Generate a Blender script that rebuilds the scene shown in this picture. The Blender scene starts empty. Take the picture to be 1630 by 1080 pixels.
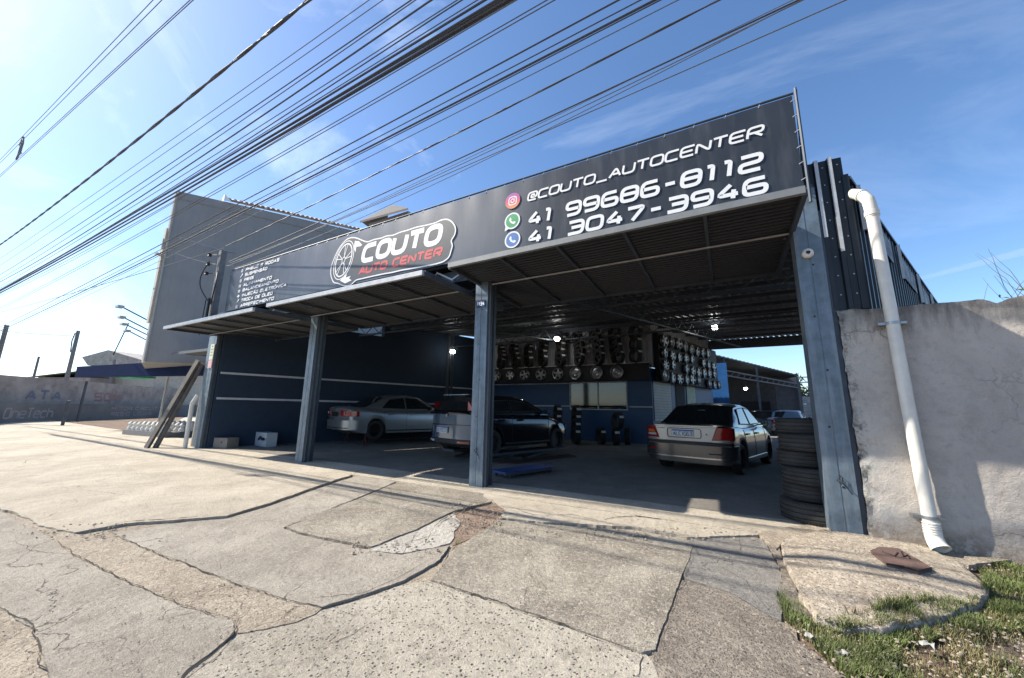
import bpy, bmesh, math, random
from mathutils import Vector, Matrix, noise
random.seed(7)
C = bpy.context.scene.collection
S = bpy.context.scene
# ---------------------------------------------------------------- camera
FPX, CX, CY, H = 601.0, 815.0, 540.0, 1.25
def nrm(v): return v.normalized()
_up = nrm(Vector((56, 3230, -601)))
_lf = Vector((-1085, -90, -601)); _lf = nrm(_lf - _up * _lf.dot(_up))
RX = -_lf; RZ = _up; RY = RZ.cross(RX)
R3 = Matrix((RX, RY, RZ))                     # camera axes -> world axes
cam = bpy.data.cameras.new('camera'); camo = bpy.data.objects.new('camera', cam); C.objects.link(camo)
cam.sensor_width = 36; cam.lens = FPX / 1630 * 36; cam.clip_end = 3000; cam.clip_start = .02
camo.matrix_world = Matrix.Translation((0, 0, H)) @ R3.to_4x4()
S.camera = camo
# ---------------------------------------------------------------- light
SUN = Vector((-1.04, -.34, 1.0)).normalized()  # towards the sun
w = bpy.data.worlds.new('World'); S.world = w; w.use_nodes = True
nt = w.node_tree; nt.nodes.clear()
out = nt.nodes.new('ShaderNodeOutputWorld'); bg = nt.nodes.new('ShaderNodeBackground')
sky = nt.nodes.new('ShaderNodeTexSky'); sky.sky_type = 'NISHITA'; sky.sun_disc = False
sky.sun_elevation = math.asin(SUN.z); sky.sun_rotation = math.atan2(SUN.x, SUN.y)
sky.altitude = 900; sky.air_density = 1.0; sky.dust_density = 1.2; sky.ozone_density = 3.0
tc = nt.nodes.new('ShaderNodeTexCoord'); mp = nt.nodes.new('ShaderNodeMapping')
mp.inputs['Scale'].default_value = (.7, 2.6, 3.4); mp.inputs['Rotation'].default_value = (.2, .5, .9)
nz = nt.nodes.new('ShaderNodeTexNoise'); nz.inputs['Scale'].default_value = 1.6; nz.inputs['Detail'].default_value = 9; nz.inputs['Roughness'].default_value = .62
nz.inputs['Distortion'].default_value = .5
rp = nt.nodes.new('ShaderNodeValToRGB'); rp.color_ramp.elements[0].position = .52; rp.color_ramp.elements[1].position = 1.0
rp.color_ramp.elements[1].color = (.42, .42, .42, 1)
mx = nt.nodes.new('ShaderNodeMixRGB'); mx.inputs['Color2'].default_value = (9, 9.6, 10.5, 1)
L = nt.links.new
L(tc.outputs['Generated'], mp.inputs['Vector']); L(mp.outputs[0], nz.inputs['Vector']); L(nz.outputs['Fac'], rp.inputs[0])
sxx = nt.nodes.new('ShaderNodeSeparateXYZ'); mk_ = nt.nodes.new('ShaderNodeMapRange'); mk_.inputs['From Min'].default_value = .45; mk_.inputs['From Max'].default_value = -.5; mk_.inputs['To Min'].default_value = .25
mm_ = nt.nodes.new('ShaderNodeMath'); mm_.operation = 'MULTIPLY'
L(tc.outputs['Generated'], sxx.inputs[0]); L(sxx.outputs[0], mk_.inputs[0]); L(mk_.outputs[0], mm_.inputs[0]); L(rp.outputs[0], mm_.inputs[1]); L(mm_.outputs[0], mx.inputs['Fac']); hs_ = nt.nodes.new('ShaderNodeHueSaturation'); hs_.inputs['Saturation'].default_value = 1.10; L(sky.outputs[0], hs_.inputs['Color']); L(hs_.outputs[0], mx.inputs['Color1']); L(mx.outputs[0], bg.inputs['Color']); L(bg.outputs[0], out.inputs[0])
bg.inputs['Strength'].default_value = .125
sl = bpy.data.lights.new('sun', 'SUN'); sl.energy = 4.9; sl.angle = math.radians(.5); sl.color = (1, .93, .81)
slo = bpy.data.objects.new('sun', sl); C.objects.link(slo); slo.rotation_euler = SUN.to_track_quat('Z', 'Y').to_euler(); slo.location = (-20, -8, 20)
S.view_settings.view_transform = 'Standard'; S.view_settings.look = 'None'; S.view_settings.gamma = 1
S.view_settings.exposure = .95
S.cycles.max_bounces = 8; S.cycles.diffuse_bounces = 5; S.cycles.sample_clamp_indirect = 6
# ---------------------------------------------------------------- pixel helpers (photo pixels to points on real planes)
def ray(x, y): return R3 @ Vector((x - CX, CY - y, -FPX))
def atY(x, y, Y):
    d = ray(x, y); return d * (Y / d.y) + Vector((0, 0, H))
def gz(Y): return 0.0 if Y >= 5.75 else -.045 * (5.75 - Y)
def atG(x, y, dz=0.0):
    d = ray(x, y); z = 0.0
    for _ in range(12):
        p = d * ((z + dz - H) / d.z); z = gz(p.y)
    return Vector((p.x, p.y, z + dz))
def atZ(x, y, z):
    d = ray(x, y); return d * ((z - H) / d.z) + Vector((0, 0, H))
# ---------------------------------------------------------------- materials
MC = {}
def mat(name, col, rough=.7, metal=0., var=.15, scale=4., bump=.0, bscale=60., spec=.5, coat=0., stain=None, stain_amt=0., stain_scale=1.2, emit=0., alpha=None, detail=6, streak=False):
    if name in MC: return MC[name]
    m = bpy.data.materials.new(name); m.use_nodes = True; n = m.node_tree; N = n.nodes; K = n.links.new
    b = N['Principled BSDF']; b.inputs['Roughness'].default_value = rough; b.inputs['Metallic'].default_value = metal
    b.inputs['Specular IOR Level'].default_value = spec; b.inputs['Coat Weight'].default_value = coat; b.inputs['Coat Roughness'].default_value = .08
    t = N.new('ShaderNodeTexCoord')
    vec = t.outputs['Object']
    if streak:
        q = N.new('ShaderNodeMapping'); q.inputs['Scale'].default_value = (6, 6, .5); K(vec, q.inputs[0]); svec = q.outputs[0]
    else: svec = vec
    a = N.new('ShaderNodeTexNoise'); a.inputs['Scale'].default_value = scale; a.inputs['Detail'].default_value = detail; a.inputs['Roughness'].default_value = .65; K(vec, a.inputs['Vector'])
    mr = N.new('ShaderNodeMapRange'); mr.inputs['From Min'].default_value = .3; mr.inputs['From Max'].default_value = .7
    mr.inputs['To Min'].default_value = 1 - var; mr.inputs['To Max'].default_value = 1 + var; K(a.outputs['Fac'], mr.inputs[0])
    mu = N.new('ShaderNodeVectorMath'); mu.operation = 'SCALE'; mu.inputs[0].default_value = col; K(mr.outputs[0], mu.inputs['Scale'])
    last = mu.outputs[0]
    if stain is not None:
        s = N.new('ShaderNodeTexNoise'); s.inputs['Scale'].default_value = stain_scale; s.inputs['Detail'].default_value = 8; s.inputs['Roughness'].default_value = .7; K(svec, s.inputs['Vector'])
        r2 = N.new('ShaderNodeMapRange'); r2.inputs['From Min'].default_value = .48; r2.inputs['From Max'].default_value = .66; r2.inputs['To Max'].default_value = stain_amt; K(s.outputs['Fac'], r2.inputs[0])
        x = N.new('ShaderNodeMixRGB'); x.inputs['Color2'].default_value = (*stain, 1); K(r2.outputs[0], x.inputs[0]); K(last, x.inputs['Color1']); last = x.outputs[0]
    K(last, b.inputs['Base Color'])
    if bump > 0:
        c = N.new('ShaderNodeTexNoise'); c.inputs['Scale'].default_value = bscale; c.inputs['Detail'].default_value = 5; K(vec, c.inputs['Vector'])
        d = N.new('ShaderNodeBump'); d.inputs['Strength'].default_value = bump; d.inputs['Distance'].default_value = .02; K(c.outputs['Fac'], d.inputs['Height']); K(d.outputs[0], b.inputs['Normal'])
    if emit: b.inputs['Emission Color'].default_value = (*col, 1); b.inputs['Emission Strength'].default_value = emit
    if alpha is not None: b.inputs['Alpha'].default_value = alpha
    MC[name] = m; return m
def ground_mat(name, col, col2, dark, pit=0., pitscale=40., crack=.5, crackscale=1.3, grain=.5, big=.8, grainscale=160):
    """concrete / worn asphalt: two tones in patches, fine grain, dark pits or aggregate, hairline cracks"""
    if name in MC: return MC[name]
    m = bpy.data.materials.new(name); m.use_nodes = True; n = m.node_tree; N = n.nodes; K = n.links.new
    b = N['Principled BSDF']; b.inputs['Roughness'].default_value = .9; b.inputs['Specular IOR Level'].default_value = .25
    vec = N.new('ShaderNodeTexCoord').outputs['Object']
    def noi(sc, de=6, ro=.65, di=0):
        a = N.new('ShaderNodeTexNoise'); a.inputs['Scale'].default_value = sc; a.inputs['Detail'].default_value = de; a.inputs['Roughness'].default_value = ro
        a.inputs['Distortion'].default_value = di; K(vec, a.inputs['Vector']); return a.outputs['Fac']
    def rng(s, a, c, lo=0., hi=1.):
        r = N.new('ShaderNodeMapRange'); r.inputs['From Min'].default_value = a; r.inputs['From Max'].default_value = c; r.inputs['To Min'].default_value = lo; r.inputs['To Max'].default_value = hi
        K(s, r.inputs[0]); return r.outputs[0]
    def mix(f, A, B, mode='MIX'):
        x = N.new('ShaderNodeMixRGB'); x.blend_type = mode
        for s, v in ((0, f), (1, A), (2, B)):
            if isinstance(v, (tuple, list)): x.inputs[s].default_value = (*v, 1)
            elif isinstance(v, float): x.inputs[s].default_value = v
            else: K(v, x.inputs[s])
        return x.outputs[0]
    c = mix(rng(noi(big, 7, .7, .4), .4, .62), col, col2)
    c = mix(rng(noi(big * 5, 6, .75), .5, .75, 0, .55), c, dark)
    c = mix(rng(noi(big * 16, 5, .8), .54, .72, 0, .4), c, dark)
    if big < 2.4:
        c = mix(rng(noi(.55, 8, .72, .6), .46, .66, 0, .38), c, tuple(v * 1.25 for v in dark)); c = mix(rng(noi(.9, 6, .7, 1.2), .56, .74, 0, .35), c, (.60, .54, .45))
    g = noi(grainscale, 3, .8)
    c = mix(rng(g, .38, .5, grain, 0.), c, dark)
    g3 = noi(grainscale * .35, 4, .8)
    c = mix(rng(g3, .52, .62, 0., grain * .8), c, tuple(min(.75, v * 1.3) for v in col2))
    h = g
    if pit > 0:
        v = N.new('ShaderNodeTexVoronoi'); v.inputs['Scale'].default_value = pitscale; v.inputs['Randomness'].default_value = 1
        wv = N.new('ShaderNodeVectorMath'); wv.operation = 'ADD'
        nn = N.new('ShaderNodeTexNoise'); nn.inputs['Scale'].default_value = pitscale * 1.6; K(vec, nn.inputs['Vector'])
        sc = N.new('ShaderNodeVectorMath'); sc.operation = 'SCALE'; sc.inputs['Scale'].default_value = .9 / pitscale; K(nn.outputs['Color'], sc.inputs[0])
        K(vec, wv.inputs[0]); K(sc.outputs[0], wv.inputs[1]); K(wv.outputs[0], v.inputs['Vector'])
        sel = N.new('ShaderNodeSeparateColor'); K(v.outputs['Color'], sel.inputs[0])
        on = rng(sel.outputs[0], .5, .55)
        pt = rng(v.outputs['Distance'], .18, .33, 1., 0.)
        mm = N.new('ShaderNodeMath'); mm.operation = 'MULTIPLY'; K(on, mm.inputs[0]); K(pt, mm.inputs[1])
        m2 = N.new('ShaderNodeMath'); m2.operation = 'MULTIPLY'; K(mm.outputs[0], m2.inputs[0]); m2.inputs[1].default_value = pit
        c = mix(m2.outputs[0], c, dark)
        ad = N.new('ShaderNodeMath'); ad.operation = 'SUBTRACT'; K(g, ad.inputs[0]); K(m2.outputs[0], ad.inputs[1]); h = ad.outputs[0]
    if crack > 0:
        v = N.new('ShaderNodeTexVoronoi'); v.feature = 'DISTANCE_TO_EDGE'; v.inputs['Scale'].default_value = crackscale
        nn = N.new('ShaderNodeTexNoise'); nn.inputs['Scale'].default_value = 3.; nn.inputs['Detail'].default_value = 7; K(vec, nn.inputs['Vector'])
        sc = N.new('ShaderNodeVectorMath'); sc.operation = 'SCALE'; sc.inputs['Scale'].default_value = .55; K(nn.outputs['Color'], sc.inputs[0])
        wv = N.new('ShaderNodeVectorMath'); wv.operation = 'ADD'; K(vec, wv.inputs[0]); K(sc.outputs[0], wv.inputs[1]); K(wv.outputs[0], v.inputs['Vector'])
        cr = rng(v.outputs['Distance'], .0, .007, 1., 0.)
        msk = rng(noi(.9, 3), .48, .58)
        mm = N.new('ShaderNodeMath'); mm.operation = 'MULTIPLY'; K(cr, mm.inputs[0]); K(msk, mm.inputs[1])
        m2 = N.new('ShaderNodeMath'); m2.operation = 'MULTIPLY'; K(mm.outputs[0], m2.inputs[0]); m2.inputs[1].default_value = crack
        c = mix(m2.outputs[0], c, tuple(v * .3 for v in dark))
        ad = N.new('ShaderNodeMath'); ad.operation = 'SUBTRACT'; K(h, ad.inputs[0]); K(m2.outputs[0], ad.inputs[1]); h = ad.outputs[0]
    K(c, b.inputs['Base Color'])
    l2 = N.new('ShaderNodeMath'); l2.operation = 'MULTIPLY_ADD'; K(noi(grainscale * .12, 5, .6), l2.inputs[0]); l2.inputs[1].default_value = 1.6; K(h, l2.inputs[2])
    d = N.new('ShaderNodeBump'); d.inputs['Strength'].default_value = 1.; d.inputs['Distance'].default_value = .02; K(l2.outputs[0], d.inputs['Height']); K(d.outputs[0], b.inputs['Normal'])
    MC[name] = m; return m
# ---------------------------------------------------------------- mesh helpers
def tag(o, label=None, cat=None, group=None, kind=None):
    if label: o['label'] = label
    if cat: o['category'] = cat
    if group: o['group'] = group
    if kind: o['kind'] = kind
    return o
def thing(name, label, cat, loc=(0, 0, 0), rz=0, group=None):
    o = bpy.data.objects.new(name, None); C.objects.link(o); o.location = loc; o.rotation_euler = (0, 0, rz); o.empty_display_size = .2
    return tag(o, label, cat, group)
class MB:
    def __init__(s): s.v = []; s.f = []
    def add(s, vs, fs, M=None):
        k = len(s.v)
        s.v += [tuple(M @ Vector(v)) if M is not None else tuple(v) for v in vs]; s.f += [tuple(i + k for i in f) for f in fs]; return s
    def box(s, x0, x1, y0, y1, z0, z1, M=None):
        return s.add([(x0, y0, z0), (x1, y0, z0), (x1, y1, z0), (x0, y1, z0), (x0, y0, z1), (x1, y0, z1), (x1, y1, z1), (x0, y1, z1)],
                     [(0, 3, 2, 1), (4, 5, 6, 7), (0, 1, 5, 4), (1, 2, 6, 5), (2, 3, 7, 6), (3, 0, 4, 7)], M)
    def bar(s, a, b, w, h=None, up=(0, 0, 1)):
        a = Vector(a); b = Vector(b); h = h or w; d = (b - a).normalized(); u = Vector(up)
        if abs(d.dot(u)) > .98: u = Vector((1, 0, 0))
        x = d.cross(u).normalized(); z = x.cross(d)
        M = Matrix((x, d, z)).transposed().to_4x4(); M.translation = a
        return s.box(-w / 2, w / 2, 0, (b - a).length, -h / 2, h / 2, M)
    def tube(s, pts, r, n=8, cap=True):
        pts = [Vector(p) for p in pts]; k0 = len(s.v); up = Vector((0, 0, 1)); px = None
        for i, p in enumerate(pts):
            d = (pts[min(i + 1, len(pts) - 1)] - pts[max(i - 1, 0)]).normalized()
            if px is None:
                u = up if abs(d.dot(up)) < .95 else Vector((1, 0, 0)); px = d.cross(u).normalized()
            px = (px - d * px.dot(d)).normalized(); py = d.cross(px)
            rr = r[i] if isinstance(r, (list, tuple)) else r
            for k in range(n):
                a = 2 * math.pi * k / n; s.v.append(tuple(p + px * (rr * math.cos(a)) + py * (rr * math.sin(a))))
        for i in range(len(pts) - 1):
            for k in range(n):
                a = k0 + i * n + k; b = k0 + i * n + (k + 1) % n; s.f.append((a, b, b + n, a + n))
        if cap:
            s.f.append(tuple(k0 + k for k in range(n))[::-1]); s.f.append(tuple(k0 + (len(pts) - 1) * n + k for k in range(n)))
        return s
    def lathe(s, prof, n=24, M=None, close=False):
        """profile (r, x) revolved about the local X axis"""
        vs = []; fs = []; m = len(prof)
        for k in range(n):
            a = 2 * math.pi * k / n
            for r, x in prof: vs.append((x, r * math.cos(a), r * math.sin(a)))
        for k in range(n):
            for i in range(m if close else m - 1):
                a = k * m + i; b = k * m + (i + 1) % m; c = ((k + 1) % n) * m + (i + 1) % m; d = ((k + 1) % n) * m + i; fs.append((a, b, c, d))
        return s.add(vs, fs, M)
    def prism(s, poly, d0, d1, axis='y', M=None):
        """2D polygon extruded along an axis; poly in the two other axes"""
        def P(p, t): return {'y': (p[0], t, p[1]), 'x': (t, p[0], p[1]), 'z': (p[0], p[1], t)}[axis]
        n = len(poly); vs = [P(p, d0) for p in poly] + [P(p, d1) for p in poly]
        return s.add(vs, [tuple(range(n))[::-1], tuple(range(n, 2 * n))] + [(i, (i + 1) % n, n + (i + 1) % n, n + i) for i in range(n)], M)
    def disc(s, c, r, n=20, M=None, ax='y'):
        vs = []
        for k in range(n):
            a = 2 * math.pi * k / n; p = (r * math.cos(a), r * math.sin(a))
            vs.append({'y': (c[0] + p[0], c[1], c[2] + p[1]), 'x': (c[0], c[1] + p[0], c[2] + p[1]), 'z': (c[0] + p[0], c[1] + p[1], c[2])}[ax])
        return s.add(vs, [tuple(range(n))], M)
    def mesh(s, name, m, smooth=None):
        me = bpy.data.meshes.new(name); me.from_pydata(s.v, [], s.f); me.materials.append(m)
        if smooth is not None:
            bm = bmesh.new(); bm.from_mesh(me); bmesh.ops.recalc_face_normals(bm, faces=bm.faces); bm.to_mesh(me); bm.free()
            me.polygons.foreach_set('use_smooth', [True] * len(me.polygons)); me.set_sharp_from_angle(angle=math.radians(smooth))
        me.update(); return me
    def build(s, name, m, parent=None, smooth=None):
        o = bpy.data.objects.new(name, s.mesh(name, m, smooth)); C.objects.link(o)
        if parent is not None: o.parent = parent
        return o
def inst(name, me, parent=None, loc=None, rot=None):
    o = bpy.data.objects.new(name, me); C.objects.link(o)
    if parent is not None: o.parent = parent
    if loc is not None: o.location = loc
    if rot is not None: o.rotation_euler = rot
    return o
def copy_tree(o, parent=None):
    c = o.copy(); C.objects.link(c)
    if parent is not None: c.parent = parent
    for ch in list(o.children): copy_tree(ch, c)
    return c
# ---------------------------------------------------------------- stroke lettering
def _o(): return [[(0, 0), (0, 1), (1, 1), (1, 0), 'c']]
GL = {'O': _o(), '0': _o(), 'D': [[(0, 0), (0, 1), (.8, 1), (1, .75), (1, .25), (.8, 0), 'c']],
 'C': [[(1, 1), (0, 1), (0, 0), (1, 0)]], 'U': [[(0, 1), (0, 0), (1, 0), (1, 1)]], 'T': [[(0, 1), (1, 1)], [(.5, .93), (.5, 0)]], '_': [[(0, -.12), (1, -.12)]], '-': [[(.15, .5), (.85, .5)]],
 'A': [[(0, 0), (.55, 1), (1, 0)], [(.3, .3), (.8, .3)]], 'E': [[(1, 1), (0, 1), (0, 0), (1, 0)], [(.07, .5), (.9, .5)]], 'F': [[(1, 1), (0, 1), (0, 0)], [(.07, .48), (.85, .48)]],
 'N': [[(0, 0), (0, 1), (1, 0), (1, 1)]], 'M': [[(0, 0), (0, 1), (.5, .35), (1, 1), (1, 0)]], 'R': [[(0, 0), (0, 1), (1, 1), (1, .45), (.1, .45)], [(.5, .4), (1, 0)]], 'P': [[(0, 0), (0, 1), (1, 1), (1, .42), (.08, .42)]],
 'B': [[(0, 0), (0, 1), (.92, 1), (.92, .52), (.07, .52)], [(.92, .47), (1, .44), (1, 0), (.07, 0)]], 'S': [[(1, 1), (0, 1), (0, .5), (1, .5), (1, 0), (0, 0)]], 'I': [[(.5, 0), (.5, 1)]],
 'L': [[(0, 1), (0, 0), (1, 0)]], 'H': [[(0, 0), (0, 1)], [(1, 0), (1, 1)], [(.06, .5), (.94, .5)]], 'J': [[(1, 1), (1, 0), (0, 0), (0, .3)]], 'G': [[(1, 1), (0, 1), (0, 0), (1, 0), (1, .48), (.5, .48)]],
 'V': [[(0, 1), (.45, 0), (1, 1)]], 'K': [[(0, 0), (0, 1)], [(1, 1), (.08, .5), (1, 0)]], 'Y': [[(0, 1), (.5, .5), (1, 1)], [(.5, .46), (.5, 0)]], 'X': [[(0, 0), (1, 1)], [(0, 1), (1, 0)]], 'Z': [[(0, 1), (1, 1), (0, 0), (1, 0)]],
 '1': [[(.1, 1), (.6, 1), (.6, 0)]], '2': [[(0, 1), (1, 1), (1, .52), (0, .48), (0, 0), (1, 0)]], '3': [[(0, 1), (1, 1), (1, 0), (0, 0)], [(.2, .52), (.94, .52)]],
 '4': [[(.6, 1), (0, .3), (1, .3)], [(.78, .62), (.78, 0)]], '5': [[(1, 1), (0, 1), (0, .55), (1, .55), (1, 0), (0, 0)]], '6': [[(.9, 1), (0, 1), (0, 0), (1, 0), (1, .52), (.07, .52)]],
 '7': [[(0, 1), (1, 1), (.35, 0)]], '8': [[(0, 0), (0, 1), (1, 1), (1, 0), 'c'], [(.07, .52), (.93, .52)]], '9': [[(.1, 0), (1, 0), (1, 1), (0, 1), (0, .48), (.93, .48)]],
 '@': [[(.7, .35), (.7, .7), (.35, .7), (.35, .32), (1, .32), (1, 1), (0, 1), (0, 0), (.95, 0)]], '~': [[(.1, 1.2), (.4, 1.3), (.6, 1.2), (.9, 1.3)]], ',': [[(.5, -.05), (.4, -.28)]], '^': [[(.2, 1.18), (.5, 1.38), (.8, 1.18)]], "'": [[(.4, 1.16), (.65, 1.36)]],
 'n': [[(0, 0), (0, .7), (1, .7), (1, 0)]], 'e': [[(1, 0), (0, 0), (0, .7), (1, .7), (1, .36), (.07, .36)]], 'c': [[(1, .7), (0, .7), (0, 0), (1, 0)]], 'h': [[(0, 0), (0, 1)], [(.05, .65), (1, .65), (1, 0)]], 't': [[(.4, 1), (.4, 0), (1, 0)], [(0, .7), (1, .7)]], ' ': []}
def ribbon(mb, pts, t, closed, fn, lift, rnd):
    P = [Vector(p) for p in pts]; n = len(P); Q = []
    for i, p in enumerate(P):
        if not closed and i in (0, n - 1): Q.append(p); continue
        a = P[i - 1]; b = P[(i + 1) % n]; da = a - p; db = b - p
        r = min(rnd, da.length * .48, db.length * .48)
        if r < 1e-5: Q.append(p); continue
        A = p + da.normalized() * r; B = p + db.normalized() * r
        for k in range(5):
            u = k / 4; Q.append(A * (1 - u) ** 2 + p * 2 * u * (1 - u) + B * u * u)
    m = len(Q); vs = []
    for i, p in enumerate(Q):
        if closed: a = Q[i - 1]; b = Q[(i + 1) % m]
        else: a = Q[max(i - 1, 0)]; b = Q[min(i + 1, m - 1)]
        d1 = (p - a); d2 = (b - p)
        if d1.length < 1e-6: d1 = d2
        if d2.length < 1e-6: d2 = d1
        d1 = d1.normalized(); d2 = d2.normalized(); n1 = Vector((-d1.y, d1.x)); n2 = Vector((-d2.y, d2.x)); nn = n1 + n2
        nn = nn.normalized() if nn.length > 1e-4 else n1
        k = 1 / max(.5, nn.dot(n1)); o = nn * (t / 2 * k)
        vs += [fn(p.x + o.x, p.y + o.y, lift), fn(p.x - o.x, p.y - o.y, lift)]
    fs = [(2 * i, 2 * i + 1, 2 * i + 3, 2 * i + 2) for i in range(m - 1)]
    if closed: fs.append((2 * m - 2, 2 * m - 1, 1, 0))
    mb.add(vs, fs)
def text(mb, s, u0, u1, v0, v1, t, fn, slant=.15, gap=.3, rnd=.35, narrow={'1': .6, 'I': .35, '-': .8, ' ': .55}, base=0.):
    """lettering from strokes filling the box u0..u1, v0..v1; ~ , ^ ' attach to the letter before"""
    wid = []
    for ch in s: wid.append(0 if ch in "~,^'" else narrow.get(ch, 1.))
    tot = sum(wid) + gap * (sum(1 for x in wid if x) - 1); cw = (u1 - u0 - t) / tot; x = u0 + t / 2; h = v1 - v0 - t; px = x
    for ch, wd in zip(s, wid):
        at = px if wd == 0 else x; ww = cw * (wd if wd else 1.)
        for j, st in enumerate(GL[ch]):
            closed = st[-1] == 'c'; pts = [q for q in st if q != 'c']
            pp = [(at + q[0] * ww + slant * h * q[1], v0 + t / 2 + q[1] * h) for q in pts]
            ribbon(mb, pp, t, closed, fn, base + .0004 * j, rnd * min(ww, h))
        if wd: px = x; x += cw * (wd + gap)
def poly_path(mb, pts, t, closed, fn, lift=0, rnd=.03): ribbon(mb, pts, t, closed, fn, lift, rnd)
ORD = ['first', 'second', 'third', 'fourth', 'fifth', 'sixth', 'seventh', 'eighth', 'ninth', 'tenth', 'eleventh', 'twelfth', 'thirteenth']
# ================================================================ SETTING: ground
dirt = ground_mat('dirt', (.20, .135, .095), (.29, .215, .155), (.07, .05, .035), pit=.7, pitscale=30, crack=0, grain=.7, big=1.5)
cream = ground_mat('cream_concrete', (.53, .465, .37), (.64, .565, .46), (.24, .20, .155), pit=.35, pitscale=22, crack=.5, crackscale=.9, grain=.35, big=.6)
grey_c = ground_mat('grey_concrete', (.385, .34, .285), (.50, .45, .38), (.16, .14, .115), pit=.4, pitscale=48, crack=.7, crackscale=.8, grain=.5, big=.9, grainscale=120)
grey_w = ground_mat('worn_grey_concrete', (.28, .245, .20), (.49, .44, .36), (.12, .105, .085), pit=.5, pitscale=60, crack=.35, crackscale=.6, grain=.7, big=1.1, grainscale=90)
brown_c = ground_mat('brown_worn_concrete', (.37, .31, .24), (.50, .43, .34), (.16, .13, .10), pit=.7, pitscale=45, crack=.9, crackscale=2.6, grain=.7, big=2.2, grainscale=90)
dark_c = ground_mat('dark_worn_concrete', (.235, .20, .165), (.34, .295, .24), (.085, .07, .06), pit=.6, pitscale=55, crack=.2, crackscale=1., grain=.8, big=1.3, grainscale=80)
blue_c = ground_mat('bluish_asphalt', (.27, .25, .225), (.36, .335, .30), (.11, .105, .10), pit=.35, pitscale=70, crack=.7, crackscale=2.2, grain=.6, big=1.2, grainscale=110)
aggr = ground_mat('exposed_aggregate', (.52, .465, .38), (.62, .56, .465), (.085, .07, .058), pit=.95, pitscale=40, crack=0, grain=.35, big=1.6, grainscale=120)
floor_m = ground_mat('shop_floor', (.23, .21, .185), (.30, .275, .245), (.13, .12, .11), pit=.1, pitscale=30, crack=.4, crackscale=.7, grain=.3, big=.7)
mortar = ground_mat('pale_mortar', (.55, .51, .45), (.66, .62, .55), (.16, .13, .10), pit=.4, pitscale=50, crack=1., crackscale=8, grain=.4, big=3)
rubble = ground_mat('reddish_rubble', (.30, .20, .15), (.40, .31, .24), (.12, .08, .06), pit=.8, pitscale=50, crack=0, grain=.8, big=4)
ys = [-60, -8, -3, 0, 1.5, 3, 4.5, 5.7]
fr = MB()
def sheet(x0, x1, y0, y1, z):  # pieces that follow the slope
    return None
fr.add([(-300, -300, -.045 * 65), (300, -300, -.045 * 65), (300, -59.25, -.045 * 65), (-300, -59.25, -.045 * 65), (300, 5.75, -.035), (-300, 5.75, -.035), (300, 400, -.035), (-300, 400, -.035)],
       [(0, 1, 2, 3), (3, 2, 4, 5), (5, 4, 6, 7)])
ground = tag(fr.build('ground', dirt), kind='structure')
slab_n = 0
def slab(pts, m, dz=.0, name='concrete_slab', jag=.012, gapw=.002, px=True, parent=None, label=None, sub=.035, skirt=.05, seed=0, smo=0):
    """one flat piece of paving on the sloping ground, edges broken irregularly"""
    P = [atG(*p) for p in pts] if px else [Vector((p[0], p[1], gz(p[1]))) for p in pts]
    for _ in range(smo):
        N_ = []
        for i, a in enumerate(P):
            b = P[(i + 1) % len(P)]; N_ += [a.lerp(b, .2), a.lerp(b, .8)]
        P = N_
    c = sum(P, Vector()) / len(P); Q = []
    ar = sum(P[i].x * P[(i + 1) % len(P)].y - P[(i + 1) % len(P)].x * P[i].y for i in range(len(P)))
    if ar < 0: P.reverse()
    for i, a in enumerate(P):
        b = P[(i + 1) % len(P)]; d = (b - a); n = max(1, min(400, int(d.length / sub))); nn = Vector((-d.y, d.x, 0)).normalized()
        for k in range(n):
            p = a + d * (k / n); q = p * 3.1 + Vector((seed * 7.7, 0, 0))
            off = gapw + jag * (noise.noise(q) * 1.4 + noise.noise(q * 4) * .8 + noise.noise(q * 13) * .45)
            p = p + nn * off; p.z = gz(p.y) + dz; Q.append(p)
    n = len(Q); mb = MB()
    mb.add(Q + [p - Vector((0, 0, skirt)) for p in Q], [tuple(range(n))] + [(i, i + n, (i + 1) % n + n, (i + 1) % n) for i in range(n)])
    o = mb.build(name, m, parent or ground)
    if label: o['label'] = label
    return o
slab([(-500, 800), (0, 800), (560, 750), (760, 765), (1240, 850), (1256, 960), (1300, 1300), (-500, 1300)], brown_c, -.019, name='paving_bed', jag=.0, gapw=-.02, smo=0, sub=.4)
A_crack = [(0, 812), (25, 818), (60, 838), (120, 850), (200, 835), (300, 828), (360, 823), (430, 802), (500, 777), (560, 757), (583, 747)]
slab([(-260, 664), (-20, 667), (40, 664), (300, 700), (440, 716)] + [(560, 730), (640, 742), (650, 753)] + A_crack[::-1] + [(-350, 800)], cream, .015, jag=.02, label='broad cream concrete slab with broken front edge', seed=1)
slab([(177, 849), (300, 831), (362, 826), (432, 805), (502, 780), (562, 760), (590, 750), (650, 759), (560, 797), (452, 841), (472, 850), (586, 877), (640, 884), (716, 868), (700, 892), (640, 925), (560, 952), (510, 967), (440, 950), (340, 915), (260, 885)], grey_c, .003, jag=.012, seed=2)
slab([(654, 760), (760, 785), (782, 800), (720, 815), (660, 845), (590, 872), (476, 849), (456, 840), (565, 797)], grey_w, .009, jag=.012, seed=3)
slab([(30, 822), (62, 841), (120, 853), (172, 850), (258, 887), (338, 917), (438, 952), (508, 970), (470, 985), (382, 1002), (372, 985), (290, 965), (200, 925), (125, 888), (85, 862)], brown_c, -.003, name='concrete_strip', gapw=-.04, jag=.012, seed=4)
slab([(-500, 806), (0, 815), (58, 845), (84, 864), (122, 890), (198, 928), (288, 967), (370, 988), (374, 1008), (350, 1030), (300, 1068), (240, 1140), (150, 1300), (70, 1300), (78, 1080), (66, 1035), (56, 1005), (0, 968), (-500, 900)], grey_c, .006, jag=.012, seed=5)
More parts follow.
